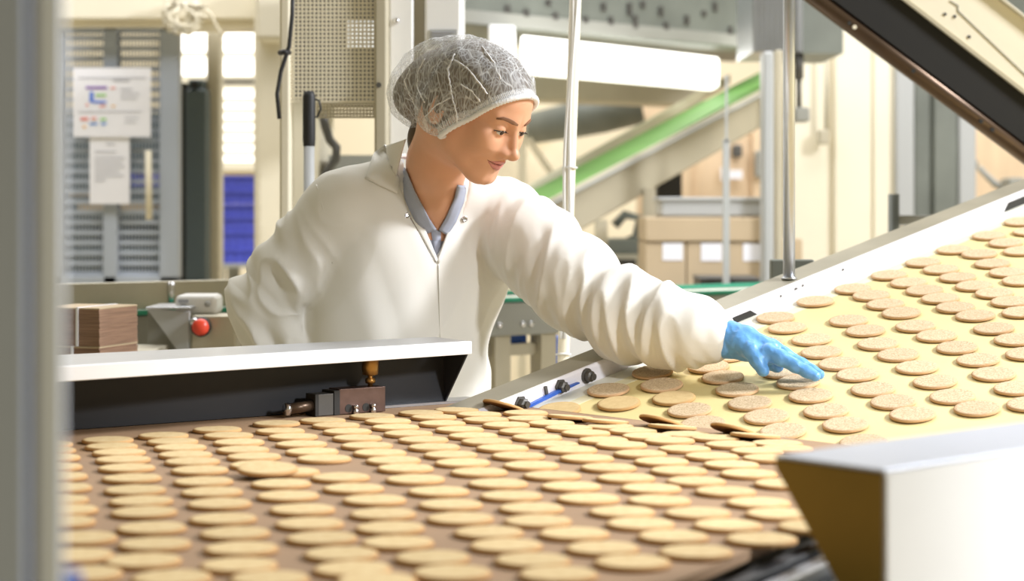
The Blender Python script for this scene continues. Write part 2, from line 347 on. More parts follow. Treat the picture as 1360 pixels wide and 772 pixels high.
# light hood
lb = thing('light_hood', 'long glowing white light hood below the grey casing', 'lamp', W(820, 110, 7.6))
a, b = W(692, 44, 7.2), W(955, 78, 8.3); zt = .5*(a.z+b.z); zb = .5*(zat(98, 7.2)+zat(112, 8.3))
L0 = V((a.x, a.y, zb)); dl = V((b.x-a.x, b.y-a.y, 0))
bm = B(); obox(bm, L0, dl, (0, .25, 0), (0, 0, zt-zb)); obj('diffuser', bm, M['lamp'], lb, bevel=.012)
bm = B(); obox(bm, L0+V((-.12, .02, -.02)), (.1, .03, 0), (0, .3, 0), (0, 0, zt-zb+.06)); obj('end_cap', bm, M['white'], lb, bevel=.01)
bm = B(); pbox(bm, 604, 38, 690, 60, 8.4, .2); obj('mounting_rail', bm, M['cream'], lb)
bm = B(); pbox(bm, 985, 64, 1014, 78, 8.2, .1); tag(obj('ceiling_lamp', bm, M['lamp']), 'small bright lamp below the casing beside the galvanised duct', 'lamp')
bm = B(); tube(bm, [W(700, 179, 12.94), W(729, 179, 12.94)], .04, 12); tag(obj('tube_lamp', bm, M['lamp'], smooth=True), 'short glowing tube lamp far behind the face', 'lamp')
bm = B(); obox(bm, W(690, 132, 8.5), W(935, 140, 9.3)-W(690, 132, 8.5), (0, .3, 0), (0, 0, .11)); struct(obj('trim_4', bm, M['grey_warm'], bevel=.01))
bm = B(); tube(bm, [W(640, 172, 13), W(700, 172, 10.1), W(760, 160, 9.7), W(800, 150, 9.6), W(850, 138, 9.6)], [.08, .08, .09, .1, .1], 20); tag(obj('duct_pipe', bm, M['greygreen'], smooth=True), 'fat grey duct pipe running behind the pale cable post', 'duct')
# ---- inclined green conveyor
ic = thing('inclined_conveyor', 'inclined conveyor with a green belt and beige steel sides in the background', 'conveyor', (xat(780, 7.4), 7.4, 0))
Ya, Yb = 7.0, 8.2
def iband(y0a, y1a, y0b, y1b, xa, xb, off, th):
    a1, a0 = W(xa, y0a, Ya+off), W(xa, y1a, Ya+off); b1, b0 = W(xb, y0b, Yb+off), W(xb, y1b, Yb+off)
    return prism(B(), [a0, b0, b1, a1], (0, th, 0))
obj('far_rail', iband(252, 274, 98, 112, 690, 970, .5, .05), M['grey_warm'], ic, bevel=.008)
bm = B(); a0 = W(690, 292, Ya+.02); b0 = W(1012, 112, Yb+.02); a1 = W(690, 262, Ya+.5); b1 = W(1012, 94, Yb+.5)
prism(bm, [a0, b0, b1, a1], (0, 0, -.03)); obj('belt', bm, M['green'], ic)
obj('near_rail', iband(285, 299, 116, 127, 690, 1016, 0, .05), M['grey_warm'], ic, bevel=.008)
obj('side_panel', iband(296, 352, 124, 166, 690, 1016, .02, .04), M['grey_warm'], ic, bevel=.008)
bm = B(); a0 = W(690, 294, Ya-.01); b0 = W(1016, 124, Yb-.01); tube(bm, [a0, b0], .008, 8); obj('seam_strip', bm, M['grey'], ic)
for x, Y0, y0 in ((859, 7.55, 250), (795, 7.35, 292)):
    bm = B(); pbox(bm, x-4, y0, x+12, 300, Y0, .07, zbot=0); obj('leg', bm, M['grey_warm'], ic)
bm = B(); pbox(bm, 963.5, 100, 966.5, 190, 6.3, .012); pbox(bm, 961, 185, 969, 320, 6.3, .03, zbot=0); tag(obj('support_rod', bm, M['tote']), 'thin grey rod in front of the inclined green conveyor', 'rod')
# posts behind the face
st = thing('steel_stand', 'cream steel stand with a diagonal brace behind the face', 'stand', (xat(694, 8.8), 8.8, 0))
bm = B(); pbox(bm, 688, 110, 699, 300, 8.8, .06, zbot=0); obj('post', bm, M['cream'], st)
bm = B(); a = W(701, 184, 8.8); b = W(732, 230, 8.8); tube(bm, [a, b], .016, 8); obj('brace', bm, M['cream'], st)
# ---- cartons on a bench
Y = 7.0
bn = thing('bench', 'low dark bench carrying the row of labelled cartons', 'bench', (xat(940, Y), Y+.2, 0))
bm = B(); pbox(bm, 850, 385, 1062, 391, Y-.05, .6); obj('bench_top', bm, M['grey'], bn)
for x in (854, 1052):
    for yy in (Y-.02, Y+.45): bm = B(); box(bm, xat(x, Y), yy, 0, xat(x, Y)+.05, yy+.05, zat(389, Y)); obj('leg', bm, M['slate'], bn)
carton(857, 322, 911, 384.8, Y, .4, 'cardboard carton with a white label, left of the three under the wide carton', (880, 322.8, 907, 346))
carton(912, 322, 962, 384.8, Y, .4, 'cardboard carton with a white label, middle of the three under the wide carton', (931, 322.8, 959, 347))
carton(963, 322, 1019, 384.8, Y, .4, 'cardboard carton with a white label, right of the three under the wide carton', (987, 323.5, 1016, 347))
carton(857, 289, 1019, 321, Y-.01, .42, 'wide flat cardboard carton lying across three labelled cartons')
carton(1024, 318, 1066, 384.8, Y+.06, .4, 'plain cardboard carton half hidden behind the steel rod')
tt = thing('tote', 'grey plastic tote standing on the wide cardboard carton', 'tote', W(945, 288, Y))
bm = B(); pbox(bm, 878, 264, 1014, 288, Y+.03, .3); obj('body', bm, M['tote'], tt, bevel=.01)
bm = B(); pbox(bm, 875, 262, 1016, 267, Y+.02, .32); obj('rim', bm, M['tote'], tt, bevel=.005)
for k, x in enumerate((930, 972)):
    tr = thing('black_tray', 'black tray in front of the labelled cartons, %s of two' % ('left', 'right')[k], 'tray', W(x+20, 391, Y-.3))
    bm = B(); pbox(bm, x, 371, x+38, 389, Y-.35, .25); obj('body', bm, M['steel_dark'], tr, bevel=.01)
    bm = B(); pbox(bm, x-1, 369, x+39, 373, Y-.36, .27); obj('rim', bm, M['steel_dark'], tr, bevel=.005)
tb = thing('side_table', 'low steel table under the black trays', 'table', (xat(970, 6.6), 6.7, 0))
bm = B(); pbox(bm, 920, 389.2, 1020, 394, 6.58, .34); obj('table_top', bm, M['grey'], tb)
for x in (923, 1012):
    for yy in (6.6, 6.85): bm = B(); box(bm, xat(x, 6.6), yy, 0, xat(x, 6.6)+.04, yy+.04, zat(392, 6.6)); obj('leg', bm, M['grey'], tb)
# plywood screen and things in front of it
ps = thing('plywood_screen', 'orange-tan plywood screen far behind the cartons', 'screen', (xat(960, 10), 10, 0))
bm = B(); pbox(bm, 846, 120, 1062, 400, 10, .04, zbot=0); obj('board', bm, M['ply'], ps)
for x in (905, 1000): bm = B(); pbox(bm, x, 120, x+12, 400, 9.96, .04, zbot=0); obj('batten', bm, M['ply'], ps)
bm = B(); pbox(bm, 973, 192, 986, 209, 9.93, .06); tag(obj('junction_box', bm, M['steel_dark'], bevel=.01), 'small dark junction box on the plywood screen', 'box')
bm = B(); pbox(bm, 1004, 200, 1013, 236, 9.9, .06); tag(obj('wall_unit', bm, M['grey'], bevel=.01), 'small upright grey unit on the plywood screen beside the cream post', 'box')
bm = B(); pbox(bm, 958, 222, 962, 240, 9.93, .03); pbox(bm, 966, 226, 986, 238, 9.93, .03); tag(obj('wall_sheet', bm, M['paper']), 'white sheets pinned low on the plywood screen', 'paper')
bm = B(); pbox(bm, 873, 205, 906, 300, 9.2, .3, zbot=0); tag(obj('dark_locker', bm, M['dark'], bevel=.01), 'tall dark locker behind the tote, left of the plywood screen', 'locker')
gm = thing('grey_machine', 'low grey machine under the inclined conveyor behind the sleeve', 'machine', (xat(810, 8), 8.2, 0))
bm = B(); pbox(bm, 770, 338, 852, 420, 8, .5, zbot=0); obj('body', bm, M['grey_warm'], gm, bevel=.01)
bm = B(); pbox(bm, 812, 345, 845, 352, 7.98, .03); obj('dark_slot', bm, M['dark'], gm)
bm = B(); pbox(bm, 770, 318, 852, 338, 8.05, .4); obj('top_unit', bm, M['greygreen'], gm, bevel=.01)
bm = B(); tube(bm, [W(816, 300, 8.3), W(830, 285, 8.3), W(850, 290, 8.3), W(845, 315, 8.3), W(835, 320, 8.3)], .02, 8); obj('hose', bm, M['greygreen'], gm, smooth=True)
# ---- cream posts and enclosures right of the plywood
bm = B(); pbox(bm, 1014, 68, 1028, 380, 6.4, .1, zbot=0); struct(obj('trim_5', bm, M['tote'], bevel=.01))
bm = B(); pbox(bm, 1030, 66, 1040, 240, 6.9, .1, zbot=0); struct(obj('trim_6', bm, M['grey_warm'], bevel=.01))
dv = thing('drop_pipe', 'dark drop pipe with a valve box hanging under the duct', 'pipe', W(1060, 160, 7.1))
bm = B(); tube(bm, [W(1061, 71, 7.1), W(1061, 105, 7.1)], .017, 12); tube(bm, [W(1061, 105, 7.1), W(1061, 145, 7.1)], .010, 12); obj('pipe', bm, M['steel_dark'], dv, smooth=True)
bm = B(); pbox(bm, 1056, 142, 1076, 162, 7.05, .1); obj('valve_box', bm, M['grey'], dv, bevel=.01)
en = thing('cream_enclosure', 'tall cream machine enclosure behind the steel rod', 'machine', (xat(1120, 8), 8.2, 0))
for x0, x1, z in ((1050, 1108, 8.0), (1108, 1160, 7.96), (1160, 1192, 7.94)):
    bm = B(); pbox(bm, x0, 40, x1, 400, z, .3, zbot=0); obj('panel', bm, M['cream'], en, bevel=.012)
bm = B(); pbox(bm, 1190, 70, 1215, 400, 7.9, .35, zbot=0); obj('corner_post', bm, M['tote'], en, bevel=.012)
bm = B(); tube(bm, [W(1098, 60, 7.93), W(1098, 178, 7.93)], .010, 8); obj('conduit', bm, M['grey_warm'], en, smooth=True)
bm = B(); pbox(bm, 1088, 172, 1102, 192, 7.9, .06); obj('switch_box', bm, M['grey_warm'], en, bevel=.008)
gc = thing('grey_cabinet', 'wide grey cabinet beside the cream enclosure under the dark chute', 'cabinet', (xat(1245, 8), 8.3, 0))
bm = B(); pbox(bm, 1214, 60, 1240, 400, 8.05, .4, zbot=0); obj('door', bm, M['greygreen'], gc, bevel=.01)
bm = B(); pbox(bm, 1240, 60, 1275, 400, 8.02, .4, zbot=0); obj('door', bm, M['greygreen'], gc, bevel=.01)
bm = B(); pbox(bm, 1274, 100, 1297, 400, 8.0, .1, zbot=0); struct(obj('trim_7', bm, M['tote'], bevel=.01))
ppn = thing('pipe_bank', 'grey pipes and small valve on the tan wall below the dark chute', 'pipes', W(1325, 260, 9))
for k in range(4):
    bm = B(); tube(bm, [W(1300+k*6, 222+k*7, 9.0), W(1322+k*8, 246+k*4, 9.0), W(1350+k*6, 240+k*6, 9.0), W(1352+k*6, 300, 9.0)], .014, 8); obj('pipe', bm, M['grey'], ppn, smooth=True)
bm = B(); pbox(bm, 1294, 212, 1300, 224, 8.9, .05); pbox(bm, 1340, 236, 1362, 262, 8.8, .15); obj('valve', bm, M['grey'], ppn, bevel=.01)
bm = B(); pbox(bm, 1296, 100, 1420, 420, 9.2, .05, zbot=0); tag(obj('tan_partition', bm, M['ply']), 'tan partition board behind the grey pipes, far right', 'partition')
fs = thing('floor_stand', 'dark grey upright with a horizontal arm standing behind the white rail', 'stand', (xat(1187, 5), 5, 0))
bm = B(); tube(bm, [W(1187, 258, 5.0), V((xat(1187, 5), 5, 0))], .0145, 16); obj('upright', bm, M['greygreen'], fs, smooth=True)
bm = B(); pbox(bm, 1192, 286, 1262, 299, 5.0, .03); obj('arm', bm, M['grey'], fs, bevel=.004)
bm = B(); pbox(bm, 1196, 300, 1216, 330, 5.02, .03); obj('plate', bm, M['cream'], fs)
# ================================================================== rear conveyor behind the person
RP = V((-.895, 4.5, 0)); RD = V((.816, .579, 0)).normalized(); RN = V((-RD.y, RD.x, 0))
def rc(t, a, z): return RP+RD*t+RN*a+V((0, 0, z))
rv = thing('rear_conveyor', 'grey conveyor with green edge strips running behind the person', 'conveyor', rc(.4, .2, 0))
bm = B(); obox(bm, rc(-1.2, 0, .985), RD*3.6, RN*.03, (0, 0, .088)); obj('side_frame', bm, M['grey'], rv, bevel=.004)
bm = B(); obox(bm, rc(-1.2, .35, .985), RD*3.6, RN*.03, (0, 0, .088)); obj('side_frame', bm, M['grey'], rv, bevel=.004)
bm = B(); obox(bm, rc(-1.2, .03, 1.05), RD*3.6, RN*.32, (0, 0, .02)); obj('belt', bm, M['pale_belt'], rv)
bm = B(); obox(bm, rc(-1.2, -.004, 1.0745), RD*3.6, RN*.034, (0, 0, .010)); obj('edge_strip', bm, M['teal'], rv)
bm = B(); obox(bm, rc(-1.2, .35, 1.0735), RD*3.6, RN*.034, (0, 0, .010)); obj('edge_strip', bm, M['teal'], rv)
bm = B(); obox(bm, rc(-1.2, .02, 1.0855), RD*1.49, RN*.012, (0, 0, .065)); gd = obj('guard_rail', bm, M['steel_warm'], rv, bevel=.003)
bm = B(); tube(bm, [rc(.13, .018, 1.148), rc(.13, .018, 1.10)], .008, 10); obj('bolt', bm, M['chrome'], gd, smooth=True)
for k, t in enumerate((-.9, .1, 1.05, 1.2, 2.2)):
    bm = B(); obox(bm, rc(t, .01, 0), RD*.05, RN*.05, (0, 0, .985)); obox(bm, rc(t, .32, 0), RD*.05, RN*.05, (0, 0, .985)); obj('leg', bm, M['grey_warm'], rv)
bm = B(); obox(bm, rc(-.9, .03, .93), RD*3.1, RN*.03, (0, 0, .03)); obj('cross_rail', bm, M['grey_warm'], rv)
for px in (648, 663, 694, 705): # bolts on the right frame
    k = (px-HX)/F_PX; t = (k*RP.y-RP.x)/(RD.x-k*RD.y); p = rc(t, 0, 1.015)
    bm = B(); lathe(bm, p, -RN, [(.008, 0), (.008, .005), (.004, .007)], 10); obj('bolt', bm, M['chrome'], rv, smooth=True)
bm = B(); obox(bm, rc(1.06, .06, .945), RD*.13, RN*.2, (0, 0, .038)); obj('blue_tray', bm, M['blue'], rv, bevel=.004)
# hopper hung on the near side
hp = thing('hopper', 'small stainless hopper with a sloped face left of the red button', 'hopper', W(224, 470, 4.35))
bm = B(); a, b, c, d_ = W(194, 409, 4.28), W(252, 414, 4.28), W(250, 470, 4.3), W(238, 470, 4.3)
prism(bm, [a, b, c, d_], (0, .012, 0)); obj('sloped_face', bm, M['tote'], hp, bevel=.002)
bm = B(); prism(bm, [W(196, 412, 4.33), W(240, 470, 4.33), W(196, 470, 4.33)], (0, .1, 0)); obj('side_wall', bm, M['grey'], hp)
bm = B(); pbox(bm, 193, 408, 253, 411, 4.27, .16); obj('rim', bm, M['steel'], hp, bevel=.002)
bm = B(); pbox(bm, 210, 440, 240, 474, 4.36, .08, zbot=0); obj('stand', bm, M['grey'], hp)
es = thing('emergency_stop', 'grey post panel with a red mushroom button, right of the hopper', 'switch', W(282, 470, 4.3))
bm = B(); pbox(bm, 253, 419, 314, 480, 4.30, .10, zbot=0); obj('panel', bm, M['steel_warm'], es, bevel=.006)
p = W(268, 434, 4.30)
bm = B(); lathe(bm, p, (-.1, -1, 0), [(.022, 0), (.022, .012), (.016, .016)], 20); obj('collar', bm, M['black'], es, smooth=True)
bm = B(); lathe(bm, p+V((0, -.014, 0)), (.12, -1, .05), [(.010, 0), (.010, .012), (.0185, .016), (.0185, .024), (.014, .031), (.004, .034)], 24); obj('button', bm, M['red'], es, smooth=True)
bm = B(); lathe(bm, W(257, 428, 4.28), (-.2, -1, 0), [(.009, -.02), (.009, 0), (.006, .004)], 14); obj('key_barrel', bm, M['chrome'], es, smooth=True)
cb = thing('control_box', 'white rounded control box standing above the red mushroom button', 'box', W(260, 414, 4.36))
bm = B(); pbox(bm, 232, 392, 288, 419, 4.34, .10); obj('body', bm, M['white'], cb, bevel=.012)
bm = B(); lathe(bm, W(276, 404, 4.34), (0, -1, 0), [(.007, 0), (.007, .004), (.003, .006)], 12); obj('knob', bm, M['tote'], cb, smooth=True)
bm = B(); pbox(bm, 237, 398, 250, 402, 4.337, .003); pbox(bm, 240, 404, 247, 407, 4.337, .003); obj('display', bm, M['ink'], cb)
# white panel below the pale cable post
wp = thing('white_locker', 'white locker corner with a blue edge behind the pale cable post', 'locker', (xat(775, 4.6), 4.6, 0))
bm = B(); pbox(bm, 752, 432, 815, 500, 4.55, .2, zbot=0); obj('body', bm, M['white'], wp, bevel=.006)
bm = B(); pbox(bm, 741, 452, 751.5, 500, 4.56, .18, zbot=0); obj('blue_edge', bm, M['blue'], wp)
# cardboard bundles on a work table
wt = thing('work_table', 'work table carrying the strapped cardboard bundles', 'table', (xat(112, 4.0), 4.0, 0))
zt = zat(479, 3.86)
bm = B(); box(bm, xat(20, 3.86), 3.84, zt-.03, xat(172, 3.86), 4.3, zt); obj('table_top', bm, M['steel_warm'], wt, bevel=.004)
for x in (24, 166):
    for yy in (3.86, 4.24): bm = B(); box(bm, xat(x, 3.86)-.02, yy, 0, xat(x, 3.86)+.02, yy+.04, zt-.03); obj('leg', bm, M['grey'], wt)
def bundle(y0, y1, label):
    b = thing('cardboard_bundle', label, 'cardboard', W(110, y1, 3.9))
    Yc = 3.86; c0 = W(132, y1, Yc); u = V((-.83, .20, 0)); w = V((.30, .95, 0)).normalized()
    h = zat(y0, Yc)-zat(y1, Yc); n = max(3, int(round(h/.0042)))
    lu, lw = .16, .155
    bm = B()
    for k in range(n):
        e = random.uniform(-.0015, .0015)
        obox(bm, c0+V((0, 0, k*h/n))+u*e, u*lu, w*lw, (0, 0, h/n*.82))
    obox(bm, c0+u*.002+w*.002, u*(lu-.004), w*(lw-.004), (0, 0, h-.001))
    obj('sheets', bm, M['card_edge'], b)
    bm = B(); obox(bm, c0+V((0, 0, h-.0005))-u*.001-w*.001, u*lu, w*lw, (0, 0, .0025)); obj('top_sheet', bm, M['card'], b)
    bm = B(); k0 = 103 if y0 < 420 else 96
    s = c0+u*((132-k0)*Yc/F_PX/.83)-w*.003-V((0, 0, 0)); obox(bm, s, u*.006, w*.002, (0, 0, h+.003)); obox(bm, s+V((0, 0, h+.0022)), u*.006, w*(lw+.004), (0, 0, .0012))
    obj('strap', bm, M['paper'], b); return b
bundle(462.5, 478.7, 'flat strapped cardboard bundle lying underneath another bundle')
bundle(411, 460.5, 'thick strapped cardboard bundle lying on top of another bundle')

# ================================================================== brown conveyor
HB = .333; ZB = CAMZ-HB
def pb(px, py, h=HB): Y = h*F_PX/(py-HY); return V((xat(px, Y), Y, CAMZ-h))
GB0, GB1 = pb(79, 573), pb(590, 536); gd_ = (GB1-GB0).normalized(); gout = V((-gd_.y, gd_.x, 0))
farR = GB1+gd_*.065; farL = GB0-gd_*.55
N1, N2 = pb(1100, 686), pb(900, 772); nd = (N1-N2).normalized(); nout = V((nd.y, -nd.x, 0))
J1, J2 = pb(640, 543.5), pb(1090, 590.5); jd = (J2-J1).normalized()
k = ((N1-J1).cross(nd)).z/(jd.cross(nd)).z; nearR = J1+jd*k
nearL = N2-nd*.42; backL = V((-1.02, nearL.y, ZB))
bcv = thing('biscuit_conveyor', 'wide brown canvas conveyor carrying rows of pale biscuits in the foreground', 'conveyor', ((GB0+N2)*.5).to_tuple()[:2]+(0,))
poly = [farL, farR, nearR, N1, N2, nearL, backL]
bm = B(); prism(bm, [p-V((0, 0, .010)) for p in poly], (0, 0, .010)); obj('belt', bm, M['brown_belt'], bcv)
bm = B(); tube(bm, [farR+V((.005, .004, -.0125)), nearR+V((.005, .004, -.0125))], .0122, 20); obj('nose_roller', bm, M['brown_belt'], bcv, smooth=True)
cen = sum(poly, V((0, 0, 0)))/len(poly)
bm = B(); prism(bm, [cen+(p-cen)*.96-V((0, 0, .045)) for p in poly], (0, 0, .034)); obj('bed', bm, M['steel_dark'], bcv)
bm = B(); obox(bm, farL+gout*.001-V((0, 0, .07)), gd_*((farR-farL).length-.03), gout*.14, (0, 0, .068)); obj('side_frame', bm, M['steel_warm'], bcv, bevel=.004)
for o_, z_, w_, m_ in ((.004, -.016, .02, 'black'), (.030, -.020, .022, 'steel'), (.062, -.034, .03, 'grey'), (.10, -.03, .018, 'steel')):
    bm = B(); obox(bm, N2-nd*.4+nout*o_+V((0, 0, z_-.03)), nd*1.0, nout*w_, (0, 0, .03)); obj('near_channel', bm, M[m_], bcv, bevel=.003)
bm = B(); obox(bm, N2-nd*.4+nout*.002+V((0, 0, -.10)), nd*1.0, nout*.16, (0, 0, .03)); obj('near_frame', bm, M['steel_dark'], bcv)
for p in (farL+gout*.05+gd_*.1, farR+gout*.05-gd_*.2, N2-nd*.35+nout*.05, N1+nout*.03):
    bm = B(); box(bm, p.x-.03, p.y-.03, 0, p.x+.03, p.y+.03, ZB-.09); obj('leg', bm, M['steel_warm'], bcv)
# ---- far guard: white lip, inside coloured dark to stand for its shade
HL = .245
LB0, LB1 = pb(59, 509, HL), pb(627, 470.6, HL); ld = (LB1-LB0).normalized(); lout = V((-ld.y, ld.x, 0)); up = V((0, 0, 1))
LB0 = LB0-ld*.45; GBe = GB0-gd_*.45
fg = thing('belt_guard', 'long guard with white lip and shade-dark inside between conveyor and person', 'guard', (GB0.x+.25, GB0.y+.3, 0))
TL = .0212; TW = .115
bm = B(); obox(bm, LB0, LB1-LB0, lout*.010, up*TL); obj('lip', bm, M['white'], fg, bevel=.0015)
e0, e1 = LB0+up*(TL-.006)+lout*.010, LB1+up*(TL-.006)+lout*.010
bm = B(); zz = up*(e0.z-ZB); prism(bm, [e0, e1, GB1+gout*.03+zz, GBe+gout*.03+zz], up*.006); obj('top_plate', bm, M['steel'], fg, bevel=.0015)
i0, i1 = LB0+lout*.0105, LB1+lout*.0105-ld*.002
hz = LB0.z+TL-.008-ZB
bm = B(); obox(bm, GBe+up*.001, GB1-GBe, gout*.004, up*hz); obj('back_face', bm, M['black'], fg)
bm = B(); prism(bm, [i1+up*.0145, i1+up*.0005, GB1+up*.001, GB1+gout*.02+up*.001, GB1+gout*.02+up*hz], gd_*.003); obj('end_plate', bm, M['black'], fg)
o0, o1 = GBe+gout*.026+zz-up*.001, GB1+gout*.026+zz-up*.001
q0, q1 = V((o0.x, o0.y, ZB-.25)), V((o1.x, o1.y, ZB-.25))
bm = B(); prism(bm, [o0, o1, q1+ld*.0-lout*0, q0], lout*.004); obj('outer_panel', bm, M['steel_warm'], fg)
b0, b1 = GB1+up*.0-gd_*.13, GB1+gd_*.02
bm = B(); obox(bm, b0-gout*.012+up*.0005, gd_*.20, gout*.05, up*.004); obj('foot_flange', bm, M['steel'], fg)
for t in (.1, .9):
    p = q0+(q1-q0)*t; bm = B(); box(bm, p.x-.02, p.y+.006, 0, p.x+.02, p.y+.046, ZB-.2); obj('leg', bm, M['steel_warm'], fg)
# ---- tensioner block bolted under the lip
tn = thing('belt_tensioner', 'oxidised steel tensioner block with bolts and a threaded rod under the white lip', 'tensioner', pb(480, 549))
Yt = 3.095; zb = ZB+.001
def along(px): k = (px-HX)/F_PX; b = V((xat(480, Yt), Yt, zb)); t = (k*b.y-b.x)/(gd_.x-k*gd_.y); return b+gd_*t
a, b = along(451), along(512); bm = B(); obox(bm, a, b-a, gout*.034, up*.040); bl = obj('block', bm, M['rust_block'], tn, bevel=.0012)
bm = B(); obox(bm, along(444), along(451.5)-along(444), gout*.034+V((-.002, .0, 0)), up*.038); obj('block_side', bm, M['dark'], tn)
a, b = along(423), along(443); bm = B(); obox(bm, a, b-a, gout*.03, up*.034); obj('stop_plate', bm, M['steel_dark'], tn, bevel=.001)
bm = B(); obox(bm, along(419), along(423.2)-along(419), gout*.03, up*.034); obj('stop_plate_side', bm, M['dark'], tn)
c0, c1 = along(421)+up*.016+gout*.012, along(388)+up*.013+gout*.012
bm = B(); tube(bm, [c0, c1], .0085, 16); obj('rod', bm, M['brown_metal'], tn, smooth=True)
bm = B(); tube(bm, [c1, c1-gd_*.006], [.0105, .0095], 16); obj('rod_tip', bm, M['chrome'], tn, smooth=True)
bm = B(); tube(bm, [along(444)+up*.018+gout*.01, along(452)+up*.018+gout*.01], .004, 10); obj('stud', bm, M['chrome'], tn, smooth=True)
for px in (471, 494):
    p = along(px)-gout*.004; bm = B(); lathe(bm, p, up, [(.0045, 0), (.0045, .006), (.0028, .007), (.0028, .009), (.0045, .010), (.0042, .014)], 12); obj('bolt', bm, M['chrome'], tn, smooth=True)
    bm = B(); tube(bm, [along(px-8)+up*.009+gout*.004, along(px-8)+up*.009-gout*.0006], .0065, 14); obj('bolt_hole', bm, M['dark'], tn)
p = along(498)+gout*.014; zl = LB0.z+.002
bm = B(); lathe(bm, V((p.x, p.y, zb+.040)), up, [(.004, 0), (.004, .004), (.0075, .005), (.0085, .009), (.0075, .013), (.004, .014), (.004, .017), (.0125, .019), (.0135, .03), (.0135, zl-zb-.046), (.022, zl-zb-.045), (.022, zl-zb-.041)], 18)
obj('adjuster', bm, M['brass'], tn, smooth=True)

# ================================================================== yellow inclined conveyor
NY = V((-.09, -.20, .975)).normalized()
KY = V((xat(1200, 3.19), 3.19, (HY-500)/F_PX*3.19)).dot(NY)        # plane through that measured point
def py_(px, py, off=0.):
    r = V(((px-HX)/F_PX, 1, (HY-py)/F_PX)); t = (KY+off)/r.dot(NY); return r*t+V((0, 0, CAMZ))
YF0, YF1 = py_(700, 545), py_(1360, 272); yu = (YF1-YF0).normalized(); ya = NY.cross(yu); ya = ya if ya.y > 0 else -ya
def yc(u, a, n): return YF0+yu*u+ya*a+NY*n
U0, U1 = -.05, 2.0
yv = thing('yellow_conveyor', 'inclined cream yellow conveyor with a white side rail carrying oat biscuits', 'conveyor', (yc(.7, -.5, 0).x, yc(.7, -.5, 0).y, 0))
bm = B(); prism(bm, [yc(U0, .002, -.012), yc(U1, .002, -.012), yc(U1, -1.05, -.012), yc(U0, -1.05, -.012)], NY*.012); obj('belt', bm, M['yellow_belt'], yv)
bm = B(); prism(bm, [yc(U0, .001, .0001), yc(U1, .001, .0001), yc(U1, -.034, .0001), yc(U0, -.034, .0001)], NY*.0006); obj('belt_margin', bm, M['pale_belt'], yv)
bm = B(); prism(bm, [yc(U0, -.034, .0001), yc(U1, -.034, .0001), yc(U1, -.058, .0001), yc(U0, -.058, .0001)], NY*.0004); obj('belt_margin', bm, M['half_belt'], yv)
def rail_prism(pts, u0, u1): return prism(B(), [yc(u0, a, n) for a, n in pts], yu*(u1-u0))
rl = obj('side_rail', rail_prism([(.0025, -.09), (.0025, .026), (.006, .030), (.012, .030), (.012, -.09)], -.16, U1), M['white_rail'], yv, bevel=.001)
fl = obj('top_flange', rail_prism([(.008, .0305), (.066, .0305), (.066, .026), (.012, .026)], -.155, U1), M['flange_taupe'], yv, bevel=.001)
obj('outer_skirt', rail_prism([(.062, .0255), (.066, .0255), (.066, -.12), (.062, -.12)], -.14, U1), M['steel_warm'], yv)
def u_at(px, n=.018):  # distance along the rail of a photo column
    lo, hi = -1, 3
    for _ in range(40):
        m = .5*(lo+hi); p = yc(m, 0, n); x = HX+p.x/p.y*F_PX
        if x < px: lo = m
        else: hi = m
    return lo
for px, n in ((692, .015), (745, .016), (780, .016)):
    u = u_at(px); bm = B(); lathe(bm, yc(u, .0025, n), -ya, [(.013, 0), (.013, .003), (.0095, .0035), (.0095, .012), (.006, .014), (.006, .018)], 6 if px != 780 else 14)
    obj('bolt', bm, M['steel_dark'], rl)
u = u_at(726); bm = B(); prism(bm, [yc(u-.002, .0026, .008), yc(u+.003, .0026, .008), yc(u+.001, .0026, .027), yc(u-.004, .0026, .027)], -ya*.004); obj('pin', bm, M['steel_dark'], rl)
bm = B(); prism(bm, [yc(u_at(694), .0, .004), yc(u_at(766), .0, .011), yc(u_at(766), .0, .013), yc(u_at(735), .0, .014), yc(u_at(694), .0, .009)], -ya*.006); obj('blue_strip', bm, M['blue'], rl)
for x0, x1, n0, n1 in ((966, 1006, .0005, .013), (1334, 1420, .001, .018)):
    u0, u1 = u_at(x0), u_at(x1)
    bm = B(); prism(bm, [yc(u0, .0026, n0), yc(u1, .0026, n0), yc(u1-.02, .0026, n1), yc(u0+.02, .0026, n1)], -ya*.0012); obj('slot', bm, M['dark'], rl)
bm = B()
for x, n, l in ((1037, .016, .007), (1056, .018, .012), (1066, .019, .008), (1119, .018, .010)):
    u = u_at(x, n); prism(bm, [yc(u, .0026, n-.002), yc(u+l, .0026, n-.001), yc(u+l*.8, .0026, n+.002), yc(u+l*.2, .0026, n+.003)], -ya*.0005)
obj('paint_chips', bm, M['steel_dark'], rl)
bm = B(); prism(bm, [yc(U0+.05, .06, -.05), yc(U1, .06, -.05), yc(U1, -1.06, -.05), yc(U0+.05, -1.06, -.05)], NY*.035); obj('bed', bm, M['steel_warm'], yv)
obj('near_rail', prism(B(), [yc(U0, -1.052, -.06), yc(U0, -1.052, .03), yc(U0, -1.09, .03), yc(U0, -1.09, -.06)], yu*(U1-U0)), M['white_rail'], yv, bevel=.002)
for u, a in ((.25, .03), (1.7, .03), (.4, -1.0), (1.7, -1.0)):
    p = yc(u, a, -.08); bm = B(); box(bm, p.x-.03, p.y-.03, 0, p.x+.03, p.y+.03, p.z); obj('leg', bm, M['steel_warm'], yv)
